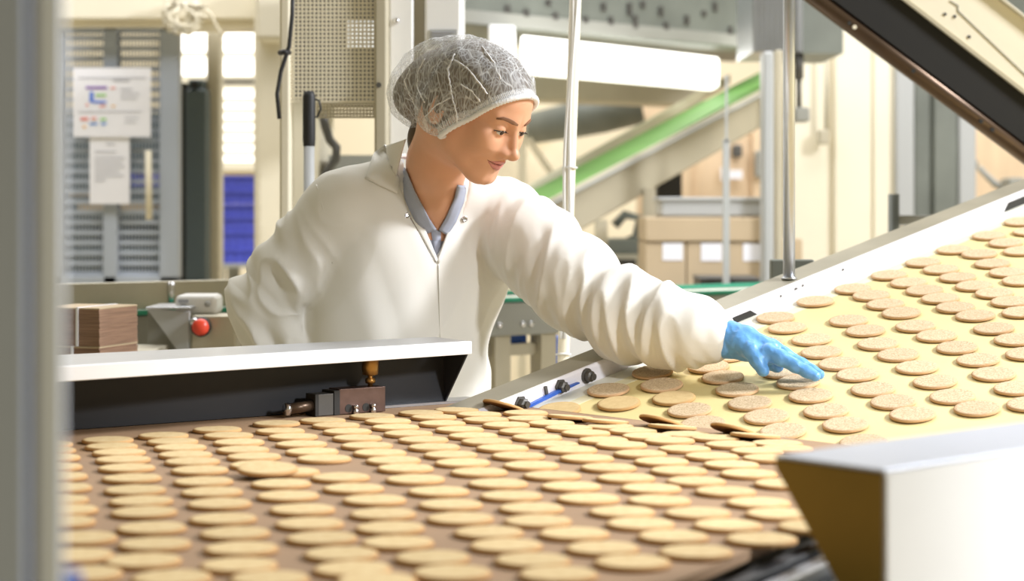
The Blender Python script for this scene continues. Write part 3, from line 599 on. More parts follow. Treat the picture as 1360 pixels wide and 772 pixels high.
# ---- near guard, lower right
zt = CAMZ-.22
T1 = V((xat(1029, .22*F_PX/(604-HY)), .22*F_PX/(604-HY), zt)); T2 = V((xat(1176, .22*F_PX/(624-HY)), .22*F_PX/(624-HY), zt))
nd2 = V((.74, .672, 0)).normalized(); te = T2-T1
ng = thing('belt_guard', 'big white guard box with a steel end coloured with a golden reflection in the near right corner', 'guard', (T2.x+.4, T2.y+.45, 0))
Lg = 1.5; tw = .003
bm = B(); obox(bm, T1, te, nd2*Lg, up*-tw); obj('top_plate', bm, M['satin'], ng, bevel=.001)
bm = B(); obox(bm, T2-up*tw-te.normalized()*tw, te.normalized()*tw, nd2*Lg, up*-.18); obj('front_panel', bm, M['white'], ng)
bm = B(); prism(bm, [T1-up*.004, T1-up*.012+te*.01, T1+te*.567-up*.100, T1+te*.80-up*.16, T2-up*.18, T2-up*.004-te*.0], nd2*tw); obj('end_cap', bm, M['ochre_steel'], ng)
bm = B(); prism(bm, [T1-up*.004+nd2*.004, T1+te*.567-up*.10+nd2*.004, T1+te*.80-up*.16+nd2*.004, T1+te*.83-up*.16+nd2*.004, T1+te*.60-up*.10+nd2*.004, T1+te*.03-up*.004+nd2*.004], nd2*(Lg-.01)); obj('sloped_face', bm, M['black'], ng)
for t in (.3, 1.3):
    p = T2+nd2*t-te*.1; bm = B(); box(bm, p.x-.012, p.y-.006, 0, p.x+.012, p.y+.02, zt-.17); obj('leg', bm, M['steel_warm'], ng)

# ================================================================== posts and rods
u = u_at(1048, .03)
for _ in range(30):
    p = yc(u, .03, .0305); u += (1048-(HX+p.x/p.y*F_PX))*.0012
rd = thing('steel_rod', 'slim polished steel rod standing on the white conveyor rail', 'rod', p)
bm = B(); tube(bm, [V((p.x, p.y, p.z)), V((p.x, p.y, 2.4))], .0115, 20); obj('shaft', bm, M['steel'], rd, smooth=True)
bm = B(); lathe(bm, p, up, [(.015, 0), (.015, .003), (.0125, .004)], 18); obj('collar', bm, M['steel'], rd, smooth=True)
bm = B(); q = p+V((-.004, .02, -.002)); pbox(bm, 1024, 345, 1082, 380, p.y+.12, .03); tag(obj('rod_bracket', bm, M['greygreen'], bevel=.004), 'small grey bracket block behind the foot of the steel rod', 'bracket')
Yp = 3.78
cp = thing('cable_post', 'pale post with white cables tied along it rising behind the outstretched sleeve', 'post', (xat(748, Yp), Yp, 0))
bm = B(); tube(bm, [V((xat(748, Yp), Yp, 0)), W(748, 480, Yp), W(765.5, -40, Yp)], .0115, 18); obj('pole', bm, M['cream'], cp, smooth=True)
for s in (0, 1):
    bm = B(); tube(bm, [W(750+15*t+(-5.5+2.5*math.sin(t*9+s*2.2) if not s else 3*math.sin(t*7)), 450-460*t, Yp-.0135) for t in np.linspace(0, 1.06, 26)], .0032, 8); obj('cable', bm, M['white'], cp, smooth=True)
for y in (222, 470):
    bm = B(); x = 748+17.5*(480-y)/520; tube(bm, [W(x-9.5, y+1, Yp-.006), W(x-3, y, Yp-.018), W(x+3, y, Yp-.018), W(x+9.5, y+1, Yp-.006)], .0022, 6); obj('cable_tie', bm, M['white'], cp, smooth=True)
# ---- blurred upright close to the camera on the left
Yu = 1.0
uw = thing('machine_upright', 'blurred grey upright close to the camera at the left edge', 'upright', (xat(10, Yu), Yu, 0))
bm = B(); pbox(bm, -70, -160, 33, 400, Yu, .02, zbot=0); obj('face', bm, M['grey_post'], uw, bevel=.003)
bm = B(); pbox(bm, 32, -160, 49, 400, Yu+.008, .006, zbot=0); obj('groove', bm, M['steel_dark'], uw)
bm = B(); pbox(bm, 48, -160, 84, 400, Yu, .006, zbot=0); obj('flange', bm, M['flange'], uw, bevel=.003)
p = W(92, 769, 1.02); bm = B(); lathe(bm, W(74, 771, 1.02), (1, 0, 0), [(.003, -.002), (.003, .004), (.006, .005), (.006, .011), (.003, .013)], 16); obj('blue_knob', bm, M['blue'], uw, smooth=True)
# ---- dark descending chute, upper right
Yc_ = 4.55
ch = thing('descending_chute', 'dark descending chute with pale side panels crossing the upper right corner', 'chute', (xat(1480, Yc_), Yc_+.2, 0))
def band(pa, pb_, pc, pd, Y, t): return prism(B(), [W(*pa, Y), W(*pb_, Y), W(*pc, Y), W(*pd, Y)], (0, t, 0))
x0, x1 = 930, 1500
ln = lambda xa, ya_, sl: (lambda x: ya_+sl*(x-xa))
lo, mid, tp, ed = ln(1066, 0, .742), ln(1107, 0, .748), ln(1201, 0, .776), ln(1328, 0, .78)
c = lambda x: (lo(x)+mid(x))/2
bm = B(); r_ = 15*.80*Yc_/F_PX; tube(bm, [W(x0, c(x0), Yc_+.02), W(x1, c(x1), Yc_+.02)], r_, 18); tb = obj('edge_pipe', bm, M['brown_metal'], ch, smooth=True)
for px in (1128, 1135, 1213, 1303, 1318):
    bm = B(); lathe(bm, W(px, c(px), Yc_+.02-r_), (0, -1, 0), [(.005, -.004), (.005, .003)], 10); obj('rivet', bm, M['cream'] if px == 1135 else M['dark'], tb)
obj('belt', band((x0, mid(x0)), (x1, mid(x1)), (x1, tp(x1)), (x0, tp(x0)), Yc_, .05), M['black_belt'], ch)
obj('trim_strip', band((x0, tp(x0)+1), (x1, tp(x1)+1), (x1, tp(x1)-4), (x0, tp(x0)-4), Yc_-.012, .03), M['grey_warm'], ch)
jl = ln(1272, 8, .95)
obj('side_panel', band((x0, tp(x0)-4), (x1, tp(x1)-4), (x1, ed(x1)), (x0, ed(x0)), Yc_-.006, .05), M['cream'], ch, bevel=.002)
bm = B(); prism(bm, [W(1262, 2, Yc_-.008), W(1272, 8, Yc_-.008), W(1272, 15, Yc_-.008), W(1470, 203, Yc_-.008), W(1470, 201.5, Yc_-.008), W(1273.3, 14, Yc_-.008), W(1273.3, 7, Yc_-.008), W(1262, .5, Yc_-.008)], (0, .003, 0)); obj('panel_seam', bm, M['grey'], ch)
for px, py in ((1255, 19), (1268, 22), (1287, 49)):
    bm = B(); lathe(bm, W(px, py, Yc_-.006), (0, -1, 0), [(.004, 0), (.004, .002)], 10); obj('screw', bm, M['steel_dark'], ch)
obj('upper_edge', band((x0, ed(x0)), (x1, ed(x1)), (x1, ed(x1)-7), (x0, ed(x0)-7), Yc_-.02, .08), M['grey_warm'], ch, bevel=.003)
obj('upper_casing', band((x0, ed(x0)-7), (x1, ed(x1)-7), (x1, ed(x1)-120), (x0, ed(x0)-120), Yc_+.1, .4), M['greygreen'], ch)
bm = B(); pbox(bm, 1462, 260, 1484, 400, Yc_+.1, .05, zbot=0); obj('leg', bm, M['steel_warm'], ch)
# ================================================================== biscuits
def biscuit_mesh(name, m, rough, seed, R=.035, H=.0052):
    bm = B(); seg = 40; rs = random.Random(seed); off = V((rs.uniform(0, 50), rs.uniform(0, 50), rs.uniform(0, 50)))
    prof = [(.0, 0), (.955, 0), (.99, .18), (1.0, .45), (.985, .8), (.95, .97)] + [(r, 1.0) for r in (.86, .74, .6, .46, .32, .18)]
    rings = []
    for r, h in prof[1:]:
        ring = []
        for k in range(seg):
            a = 2*PI*k/seg; x, y = math.cos(a)*r*R, math.sin(a)*r*R
            e = 1+.012*noise.noise(V((math.cos(a)*2, math.sin(a)*2, 0))+off)
            z = h*H
            if h >= .8: z += rough*noise.noise(V((x*260, y*260, 0))+off)+rough*.8*noise.noise(V((x*90, y*90, 3))+off)
            elif h > .1: e += rough*1.6/R*.5*noise.noise(V((math.cos(a)*9, math.sin(a)*9, h*3))+off)
            ring.append(bm.verts.new((x*e, y*e, z)))
        rings.append(ring)
    bm.faces.new(rings[0][::-1])
    for a, b in zip(rings, rings[1:]):
        for k in range(seg): bm.faces.new([a[k], a[(k+1) % seg], b[(k+1) % seg], b[k]])
    c = bm.verts.new((0, 0, H))
    for k in range(seg): bm.faces.new([rings[-1][k], rings[-1][(k+1) % seg], c])
    bmesh.ops.recalc_face_normals(bm, faces=bm.faces[:])
    me = bpy.data.meshes.new(name); bm.to_mesh(me); bm.free()
    for p in me.polygons: p.use_smooth = True
    me.materials.append(m); return me
def biscuit_mat(name, top, low, rim, scale, bump):
    m = bpy.data.materials.new(name); m.use_nodes = True; nt = m.node_tree; N = nt.nodes; L = nt.links; b = N['Principled BSDF']
    b.inputs['Roughness'].default_value = .8; b.inputs['Specular IOR Level'].default_value = .2
    tc = N.new('ShaderNodeTexCoord'); n = N.new('ShaderNodeTexNoise'); n.inputs['Scale'].default_value = scale; n.inputs['Detail'].default_value = 6; n.inputs['Roughness'].default_value = .7
    L.new(tc.outputs['Object'], n.inputs['Vector'])
    r = N.new('ShaderNodeValToRGB'); r.color_ramp.elements[0].position = .34; r.color_ramp.elements[1].position = .6
    r.color_ramp.elements[0].color = low; r.color_ramp.elements[1].color = top; L.new(n.outputs['Fac'], r.inputs[0])
    # baked brown rim: by distance from the biscuit's own axis
    sx = N.new('ShaderNodeSeparateXYZ'); L.new(tc.outputs['Object'], sx.inputs[0])
    cb = N.new('ShaderNodeCombineXYZ'); L.new(sx.outputs[0], cb.inputs[0]); L.new(sx.outputs[1], cb.inputs[1])
    ln_ = N.new('ShaderNodeVectorMath'); ln_.operation = 'LENGTH'; L.new(cb.outputs[0], ln_.inputs[0])
    mr = N.new('ShaderNodeMapRange'); mr.inputs[1].default_value = .030; mr.inputs[2].default_value = .0345; L.new(ln_.outputs['Value'], mr.inputs[0])
    mx = N.new('ShaderNodeMix'); mx.data_type = 'RGBA'; L.new(mr.outputs[0], mx.inputs['Factor']); L.new(r.outputs[0], mx.inputs['A']); mx.inputs['B'].default_value = rim
    bz = N.new('ShaderNodeMapRange'); bz.inputs[1].default_value = .0002; bz.inputs[2].default_value = .0014; L.new(sx.outputs[2], bz.inputs[0])  # underside: baked brown, darkened further to stand for its shade
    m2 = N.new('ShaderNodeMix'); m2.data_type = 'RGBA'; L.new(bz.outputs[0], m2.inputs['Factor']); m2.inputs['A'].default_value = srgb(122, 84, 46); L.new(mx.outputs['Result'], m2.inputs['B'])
    oi = N.new('ShaderNodeObjectInfo'); hv = N.new('ShaderNodeHueSaturation'); vr = N.new('ShaderNodeMapRange'); vr.inputs[3].default_value = .93; vr.inputs[4].default_value = 1.05
    L.new(oi.outputs['Random'], vr.inputs[0]); L.new(vr.outputs[0], hv.inputs['Value']); L.new(m2.outputs['Result'], hv.inputs['Color']); L.new(hv.outputs[0], b.inputs['Base Color'])
    bp = N.new('ShaderNodeBump'); bp.inputs['Strength'].default_value = bump; bp.inputs['Distance'].default_value = .002; L.new(n.outputs['Fac'], bp.inputs['Height']); L.new(bp.outputs[0], b.inputs['Normal'])
    return m
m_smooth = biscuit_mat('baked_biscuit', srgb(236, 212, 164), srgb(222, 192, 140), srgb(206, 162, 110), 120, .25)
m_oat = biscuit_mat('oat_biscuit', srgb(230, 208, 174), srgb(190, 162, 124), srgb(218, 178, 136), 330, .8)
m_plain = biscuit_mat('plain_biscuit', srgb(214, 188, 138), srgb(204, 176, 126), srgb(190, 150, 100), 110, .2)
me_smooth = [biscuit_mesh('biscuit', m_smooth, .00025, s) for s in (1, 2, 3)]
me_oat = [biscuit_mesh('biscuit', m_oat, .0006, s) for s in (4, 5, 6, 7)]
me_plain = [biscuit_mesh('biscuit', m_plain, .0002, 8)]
proto = {}
def put(me, p, nrm, label, group=None, scale=1.015):
    if me.name not in proto:
        o = bpy.data.objects.new('biscuit', me); proto[me.name] = o
    else: o = proto[me.name].copy()
    C.objects.link(o)
    q = V((0, 0, 1)).rotation_difference(V(nrm)); spin = Matrix.Rotation(random.uniform(0, 2*PI), 4, 'Z')
    o.matrix_world = Matrix.Translation(p) @ q.to_matrix().to_4x4() @ spin @ Matrix.Diagonal((scale, scale, 1, 1))
    o['label'] = label; o['category'] = 'biscuit'
    if group: o['group'] = group
    elif 'group' in o: del o['group']
    return o
cols = [
 [(62,589),(65,597),(70,606.6),(71,619),(77,631.6),(81,646.4),(75,662.6),(86,676),(81,691.5),(107.6,713),(100,736),(110,760.4)],
 [(143,583),(148,591.4),(158,599.4),(163,609),(168,620),(175,633.6),(179,649.4),(187,664),(191,678.6),(201,699.6),(205,721),(190,743),(228,766)],
 [(217,577),(229,585),(239,593),(246,602.4),(255,611.6),(265,623),(270,638),(281,652),(291,667.5),(296,687.5),(312,706.5),(320,727),(317,749),(358,767)],
 [(288.4,569),(303,577),(317,586),(322,596),(337,605),(342,616),(373,641),(382,657),(401,675),(411,694),(427,713),(453,734),(468,754),(500,770)],
 [(367,561),(372,571),(389,578.6),(400,588.4),(414,598.4),(430,607.6),(386,625),(452,632.4),(469,647),(497,662.4),(508,681),(518,699.5),(528,719),(574,739),(600,759)],
 [(428,557),(446,563.6),(461,571.6),(474,580.4),(487,590.4),(504,600),(522,610),(538,620.4),(551,635),(582,651),(598,668.6),(611,687),(649,705.4),(672,723),(707,742.4),(741,761)],
 [(494,551.4),(515,558),(525,566),(542,574.4),(562,582.6),(576,592.4),(598,602.6),(614,613),(636,625.4),(661,640.6),(678,657),(705,673.4),(714,690.4),(762,707),(800,726.5),(840,745)],
 [(559,547),(576,552.6),(587,561),(610,569),(628,577.4),(646,585),(667,593.6),(688,604),(705,616.6),(733,630),(758,644.4),(781,660.5),(826,678),(850,694),(894,711),(924,731.4)],
 [(606,543),(636,549),(645,556),(672,563),(694,571.4),(713,579.4),(734,588.6),(758,596),(779,607),(808,619.5),(831,633.2),(864,647),(875,663),(926,679.6),(966,696),(1011,714.4)],
 [(698,547),(702,554.6),(732,560.6),(755,567),(778,573.6),(801,583.2),(825,589.4),(850,601),(878,611.4),(901,623.6),(924,637.4),(963,651),(1007,666),(1034,681),(1078,698)],
 [(757,555),(810,565),(840,570.6),(859,578),(889,583.6),(909,594.6),(945,604.6),(971,615.6),(994,627.6),(1041,641)],
 [(804,560.5),(910,575.6),(950,580),(970,589),(1005,597.4),(1022,607)],
 [(893,568),(1003,579.6),(1032,587.4),(1045,594)],
]
tip = {(757,555), (804,560.5), (893,568), (1003,579.6)}
back = {c[0] for c in cols[1:9]}
near = {(741,761), (840,745), (924,731.4), (1011,714.4), (1078,698)}
up = V((0, 0, 1)); jn = V((-jd.y, jd.x, 0)); jn = jn if jn.x > 0 else -jn
nb = 0
for ci, col in enumerate(cols):
    for (px, py) in col:
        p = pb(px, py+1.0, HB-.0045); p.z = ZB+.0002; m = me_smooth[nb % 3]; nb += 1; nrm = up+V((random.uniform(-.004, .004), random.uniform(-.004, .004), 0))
        if (px, py) in tip:
            put(m, p+V((0, 0, .0035)), V((jn.x*.10, jn.y*.10, 1)), 'golden biscuit tilting over the end of the brown belt', 'biscuits tilting at the belt end')
        elif (px, py) == (386, 625): put(m, p, nrm, 'golden biscuit mostly covered by the biscuit lying across the brown belt rows')
        elif (px, py) == (342, 616): put(m, p, nrm, 'golden biscuit partly covered from the front by the biscuit lying on top')
        elif ci == 0: put(m, p, nrm, 'golden biscuit half hidden behind the blurred grey upright on the brown belt', 'biscuits beside the grey upright')
        elif (px, py) in near: put(m, p, nrm, 'golden biscuit in the outermost row along the near edge of the brown belt', 'biscuits along the near belt edge')
        elif (px, py) in back: put(m, p, nrm, 'golden biscuit in the back row closest to the dark guard face', 'biscuits in the row under the black guard')
        else: put(m, p, nrm, 'smooth golden biscuit lying flat among the rows of the brown belt', 'biscuits in the rows of the brown belt')
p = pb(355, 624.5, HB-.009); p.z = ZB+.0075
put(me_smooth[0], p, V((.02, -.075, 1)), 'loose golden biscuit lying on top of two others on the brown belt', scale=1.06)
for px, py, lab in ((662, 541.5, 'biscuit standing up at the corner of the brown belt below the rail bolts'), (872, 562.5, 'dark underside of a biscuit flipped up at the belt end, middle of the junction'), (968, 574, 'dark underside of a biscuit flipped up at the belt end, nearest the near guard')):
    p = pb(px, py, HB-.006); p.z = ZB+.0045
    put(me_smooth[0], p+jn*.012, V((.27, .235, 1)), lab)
# ---- yellow belt
oat = [(867,496.4),(808,520),(879,513.6),(916,547),(934,565),(941,489),(960,503),(979,519.6),(996,537.6),(1018,555.6),(1040,575),(967,474),(1038,495.6),(1060,509.6),(1077,527.6),(1097,548),(1123,566.4),(1147,590),
 (1091,469.5),(1115,485),(1139,499.6),(1159.5,519),(1186,536),(1212,553),(1078,452.5),(1166,458.6),(1015,457),(1083,402),(1030,423.6),(1046,437),(1133,385.3),(1157.5,394.2),(1176,405.8),(1197,417.4),(1127,427.6),(1149.5,441),
 (1193,473.2),(1218,490),(1242,509),(1265,529),(1298,545),(1181,367),(1207,377),(1228,387.4),(1249,398),(1269,410),(1295.5,421),(1216,435),(1244,448),(1271,463.6),(1299,480),(1320,499),(1350,518),(1368,539),
 (1226,350),(1250,359.4),(1272,370),(1294,381.4),(1321,391),(1342,402.4),(1357,416.5),(1320,438),(1348,453),(1364,472),(1267,333),(1301,338.6),(1318,351.6),(1338,363.4),(1356,374.4),(1314,314.4),(1336,324),(1356,335),(1356,296),(1368,309)]
plain = [(743,546),(822,538),(895,531)]
special = {(1038,495.6): 'oat biscuit partly covered by the gloved thumb and index finger', (1060,509.6): 'oat biscuit right below the gloved fingertips', (1015,457): 'oat biscuit half hidden behind the gloved knuckles',
           (967,474): 'oat biscuit half hidden under the sleeve cuff', (941,489): 'oat biscuit just left below the sleeve cuff', (960,503): 'oat biscuit left of the gloved thumb tip, second below the cuff',
           (1147,590): 'oat biscuit showing only a sliver above the near white guard'}
rail = [(867,496.4),(808,520),(1030,423.6),(1083,402),(1133,385.3),(1181,367),(1226,350),(1267,333),(1314,314.4),(1356,296)]
low = [(916,547),(934,565),(1040,575)]
for i, (px, py) in enumerate(oat):
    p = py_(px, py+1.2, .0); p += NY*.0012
    nn = NY+V((random.uniform(-.012, .012), random.uniform(-.012, .012), 0))
    if (px, py) in special: put(me_oat[i % 4], p, nn, special[(px, py)])
    elif (px, py) in rail: put(me_oat[i % 4], p, nn, 'oat biscuit in the row closest to the white rail on the yellow belt', 'oat biscuits along the white rail')
    elif (px, py) in low: put(me_oat[i % 4], p, nn, 'oat biscuit at the low end of the yellow belt beside the brown belt', 'oat biscuits at the low end of the yellow belt')
    else: put(me_oat[i % 4], p, nn, 'speckled oat biscuit lying in the rows of the yellow belt', 'oat biscuits on the yellow belt')
for (px, py), lab in zip(plain, ('plain smooth biscuit at the low end of the yellow belt below the blue strip', 'plain smooth biscuit on the yellow belt, middle of the three plain ones', 'plain smooth biscuit on the yellow belt, right of the three plain ones')):
    put(me_plain[0], py_(px, py+1.2)+NY*.0012, NY, lab)
# ================================================================== the person: smooth implicit surfaces turned into meshes
def vec(p): return np.array(p, dtype=np.float32)
def Wn(px, py, Y): return vec(W(px, py, Y))
def nrm_(a): return np.sqrt((a*a).sum(-1))
def ell(P, c, r, R=None):
    q = P-vec(c)
    if R is not None: q = q @ R.T
    r = vec(r); k0 = nrm_(q/r); k1 = nrm_(q/(r*r)); return k0*(k0-1)/np.maximum(k1, 1e-6)
def sph(P, c, r): return nrm_(P-vec(c))-r
def capd(P, a, b, ra, rb):
    a, b = vec(a), vec(b); ab = b-a; h = np.clip(((P-a)@ab)/(ab@ab), 0, 1)
    return nrm_(P-(a+h[..., None]*ab))-(ra+(rb-ra)*h)
def smin(a, b, k):
    h = np.clip(.5+.5*(b-a)/k, 0, 1); return b*(1-h)+a*h-k*h*(1-h)
def smax(a, b, k): return -smin(-a, -b, k)
def chain(P, pts, k=.02):
    d = None
    for (a, ra), (b, rb) in zip(pts, pts[1:]):
        e = capd(P, a, b, ra, rb); d = e if d is None else smin(d, e, k)
    return d
def surface(name, fn, lo, hi, res, m, parent, disp=None, post=None):
    lo, hi = vec(lo), vec(hi); n = np.maximum(np.ceil((hi-lo)/res).astype(int)+1, 4)
    ax = [lo[i]+res*np.arange(n[i], dtype=np.float32) for i in range(3)]
    D = np.empty(n, np.float32); st = max(1, int(400000/(n[1]*n[2])))
    for i in range(0, n[0], st):
        g = np.stack(np.meshgrid(ax[0][i:i+st], ax[1], ax[2], indexing='ij'), -1)
        D[i:i+st] = fn(g.reshape(-1, 3)).reshape(g.shape[:3])
    S = D < 0; nx, ny, nz = n
    cnt = np.zeros((nx-1, ny-1, nz-1), np.int8); acc = np.zeros((nx-1, ny-1, nz-1, 3), np.float32); num = np.zeros((nx-1, ny-1, nz-1), np.float32)
    cor = [(i, j, k) for i in (0, 1) for j in (0, 1) for k in (0, 1)]
    sl = lambda A, c: A[c[0]:c[0]+nx-1, c[1]:c[1]+ny-1, c[2]:c[2]+nz-1]
    for c in cor: cnt += sl(S, c)
    act = (cnt > 0) & (cnt < 8)
    idx = np.argwhere(act); acc = np.zeros((len(idx), 3), np.float32); num = np.zeros(len(idx), np.float32)
    for a in cor:
        for d in range(3):
            if a[d]: continue
            b = list(a); b[d] = 1
            ia = idx+np.array(a); ib = idx+np.array(b)
            da = D[ia[:, 0], ia[:, 1], ia[:, 2]]; db = D[ib[:, 0], ib[:, 1], ib[:, 2]]
            cr = (da < 0) != (db < 0); t = np.where(cr, da/np.where(cr, da-db, 1), 0)
            p = np.tile(np.array(a, np.float32), (len(idx), 1)); p[:, d] += t
            acc[cr] += p[cr]; num[cr] += 1
    verts = lo+res*(idx+acc/num[:, None])
    vid = -np.ones(act.shape, np.int64); vid[tuple(idx.T)] = np.arange(len(idx))
    quads = []
    for d in range(3):
        o1, o2 = [(1, 2), (2, 0), (0, 1)][d]
        A = [slice(0, None)]*3; Bs = [slice(0, None)]*3; A[d] = slice(0, -1); Bs[d] = slice(1, None)
        sa, sb = S[tuple(A)], S[tuple(Bs)]; e = np.argwhere(sa != sb)
        ok = (e[:, o1] > 0) & (e[:, o2] > 0) & (e[:, o1] < n[o1]-1) & (e[:, o2] < n[o2]-1); e = e[ok]
        f = sa[tuple(e.T)]
        def cell(i, j):
            c = e.copy(); c[:, o1] -= i; c[:, o2] -= j; return vid[tuple(c.T)]
        q = np.stack([cell(1, 1), cell(0, 1), cell(0, 0), cell(1, 0)], -1); q[~f] = q[~f][:, ::-1]
        quads.append(q)
    quads = np.concatenate(quads); quads = quads[(quads >= 0).all(1)]
    if disp is not None: verts = disp(verts, fn)
    me = bpy.data.meshes.new(name); me.from_pydata(verts.tolist(), [], quads.tolist()); me.validate(); me.update()
    me.polygons.foreach_set('use_smooth', np.ones(len(me.polygons), bool))
    o = bpy.data.objects.new(name, me); C.objects.link(o); me.materials.append(m)
    if parent:
        o.parent = parent
        if parent.type == 'EMPTY': o.matrix_parent_inverse = Matrix.Translation(-V(parent.location))
    return o
def grad(fn, P, e=.002):
    g = np.stack([fn(P+vec((e, 0, 0)))-fn(P-vec((e, 0, 0))), fn(P+vec((0, e, 0)))-fn(P-vec((0, e, 0))), fn(P+vec((0, 0, e)))-fn(P-vec((0, 0, e)))], -1)
    return g/np.maximum(nrm_(g), 1e-9)[:, None]
EYE0 = vec((0, 0, CAMZ))
def hit(fn, px, py, off=0., y0=2.5):
    """where a sight line through a measured photo point meets a surface, lifted off it"""
    r = vec(((px-HX)/F_PX, 1, (HY-py)/F_PX)); L = float(nrm_(r)); t = y0
    for _ in range(90):
        d = float(fn((EYE0+r*t)[None])[0]); t += d*.7/L
        if d < 2e-4: break
        if t > 4.2: print('MISS', px, py); t = 3.5; break
    p = EYE0+r*t
    if off: p = p+grad(fn, p[None])[0]*off
    return V([float(v) for v in p])

# ---- frames
hF = vec((.751, -.507, -.423)); hF /= nrm_(hF); hL = vec((.559, .829, 0)); hL /= nrm_(hL); hU = np.cross(hF, hL); hU /= nrm_(hU)
HR = np.stack([hF, hL, hU]); HS = .95
eye = Wn(664, 171.5, 3.27)
HO = eye-HS*(.078*hF-.031*hL)
def hw(f, l, u): return HO+HS*(f*hF+l*hL+u*hU)
tF = vec((.5, -.866, 0)); tL = vec((.866, .5, 0)); tU = vec((0, 0, 1)); TR = np.stack([tL, tF, tU])
# ---- skin: head, face, neck, upper chest
NK = [(Wn(592, 168, 3.365), .050), (Wn(581, 215, 3.42), .0475), (Wn(574, 262, 3.47), .048), (Wn(560, 300, 3.52), .07)]
def head_sdf(P):
    Q = (P-HO)@HR.T/HS; f, l, u = Q[:, 0], Q[:, 1], Q[:, 2]
    t_ = np.clip((-.036-u)/.030, 0, 1); f = f+.0115*t_*t_*(3-2*t_)*np.clip(f/.05, 0, 1)      # lower face sits back
    A = np.stack([f, np.abs(l), u], -1)
    d = ell(A, (-.014, 0, .036), (.098, .076, .084))
    d = smin(d, ell(A, (.030, 0, -.022), (.054, .060, .080)), .03)
    d = smin(d, ell(A, (.044, 0, .040), (.048, .058, .050)), .02)
    jaw = smin(capd(A, (.008, .044, -.054), (.060, .023, -.092), .017, .016), capd(A, (-.006, .052, -.015), (.008, .044, -.054), .018, .017), .02)
    d = smin(d, jaw, .03)
    d = smin(d, capd(A, (.074, .0, -.097), (.072, .011, -.097), .0165, .0155), .018)
    d = smin(d, sph(A, (.058, .034, -.036), .026), .022)
    d = smin(d, sph(A, (.058, .046, -.016), .016), .02)
    d = smin(d, ell(A, (.071, 0, -.064), (.023, .032, .026)), .016)
    d = smin(d, capd(A, (.084, .010, .016), (.070, .042, .019), .0085, .009), .016)
    d = smax(d, -ell(A, (.096, .031, -.001), (.016, .0165, .0115)), .014)      # eye hollows
    d = smin(d, sph(A, (.0725, .0315, -.001), .0158), .005)                    # lids
    d = smax(d, -ell(A, (.087, .0325, -.0042), (.008, .0155, .0038)), .0015)   # lid opening
    nose = capd(A, (.085, 0, .008), (.1025, 0, -.034), .0072, .0082)
    nose = smin(nose, sph(A, (.1065, 0, -.040), .0100), .007)
    nose = smin(nose, sph(A, (.096, .0105, -.0435), .0078), .008)
    nose = smin(nose, capd(A, (.082, .006, -.02), (.088, .012, -.042), .008, .008), .012)
    d = smin(d, nose, .009)
    d = smax(d, -ell(A, (.0985, .0058, -.0515), (.0045, .0026, .0032)), .002)
    lipu = smin(capd(A, (.0945, .003, -.0605), (.086, .018, -.0630), .0050, .0040), capd(A, (.086, .018, -.0630), (.077, .0275, -.0622), .0040, .0022), .004)
    lipl = smin(capd(A, (.0930, .0, -.0705), (.085, .016, -.0690), .0060, .0046), capd(A, (.085, .016, -.0690), (.077, .0265, -.0635), .0046, .0022), .004)
    d = smin(d, lipu, .004); d = smin(d, lipl, .004)
    mouth = smin(capd(A, (.0995, 0, -.0652), (.088, .019, -.0654), .0013, .0011), capd(A, (.088, .019, -.0654), (.076, .030, -.0612), .0012, .0012), .002)
    d = smax(d, -mouth, .0018)
    ear = ell(A, (-.028, .078, -.004), (.018, .009, .030)); ear = smax(ear, -ell(A, (-.024, .087, -.002), (.010, .006, .020)), .005)
    d = smin(d, ear, .006)
    d = d*HS
    nk = chain(P, NK, .03)
    nk = smin(nk, ell(P, Wn(556, 330, 3.55), (.15, .085, .07), TR), .05)
    return smin(d, nk, .046)
# ---- torso cloth (before cutting the neck opening)
SR = [(Wn(452, 276, 3.46), .062), (Wn(400, 345, 3.49), .064), (Wn(357, 402, 3.53), .064), (Wn(374, 455, 3.52), .059), (Wn(396, 500, 3.50), .048)]
SL = [(Wn(676, 292, 3.56), .066), (Wn(706, 325, 3.50), .074), (Wn(762, 376, 3.42), .070), (Wn(836, 420, 3.34), .063), (Wn(896, 437, 3.285), .055), (Wn(932, 442, 3.26), .0445), (Wn(950, 446.5, 3.25), .0335)]
def torso_core(P):
    d = ell(P, Wn(556, 335, 3.545), (.185, .105, .155), TR)
    d = smin(d, capd(P, Wn(556, 238, 3.50), Wn(452, 272, 3.46), .048, .055), .05)
    d = smin(d, capd(P, Wn(572, 245, 3.51), Wn(672, 288, 3.57), .046, .058), .05)
    d = smin(d, ell(P, Wn(535, 400, 3.55), (.165, .118, .17), TR), .06)
    d = smin(d, ell(P, Wn(520, 500, 3.56), (.165, .125, .20), TR), .08)
    return d
def skirt(P):
    c = Wn(522, 520, 3.57); q = (P-c)@TR.T; z = P[:, 2]
    r = 1+.14*np.clip((c[2]-z)/.5, 0, 1.2); e = (np.sqrt((q[:, 0]/.165)**2+(q[:, 1]/.125)**2)-r)*.13
    return smax(e, np.maximum(.60-z, z-1.02), .02)
def coat_base(P):
    d = smin(torso_core(P), skirt(P), .06)
    d = smin(d, chain(P, SR, .03), .022); d = smin(d, chain(P, SL, .035), .03)
    return d
def poly_sd(poly, x, y):
    d = np.full(x.shape, 1e9, np.float32); s = np.ones(x.shape, np.float32); n = len(poly)
    for i in range(n):
        ax_, ay_ = poly[i]; bx_, by_ = poly[i-1]; ex, ey = bx_-ax_, by_-ay_; wx, wy = x-ax_, y-ay_
        t = np.clip((wx*ex+wy*ey)/(ex*ex+ey*ey), 0, 1); d = np.minimum(d, (wx-ex*t)**2+(wy-ey*t)**2)
        c1 = y >= ay_; c2 = y < by_; c3 = ex*wy > ey*wx; s = np.where((c1 & c2 & c3) | (~c1 & ~c2 & ~c3), -s, s)
    return s*np.sqrt(d)
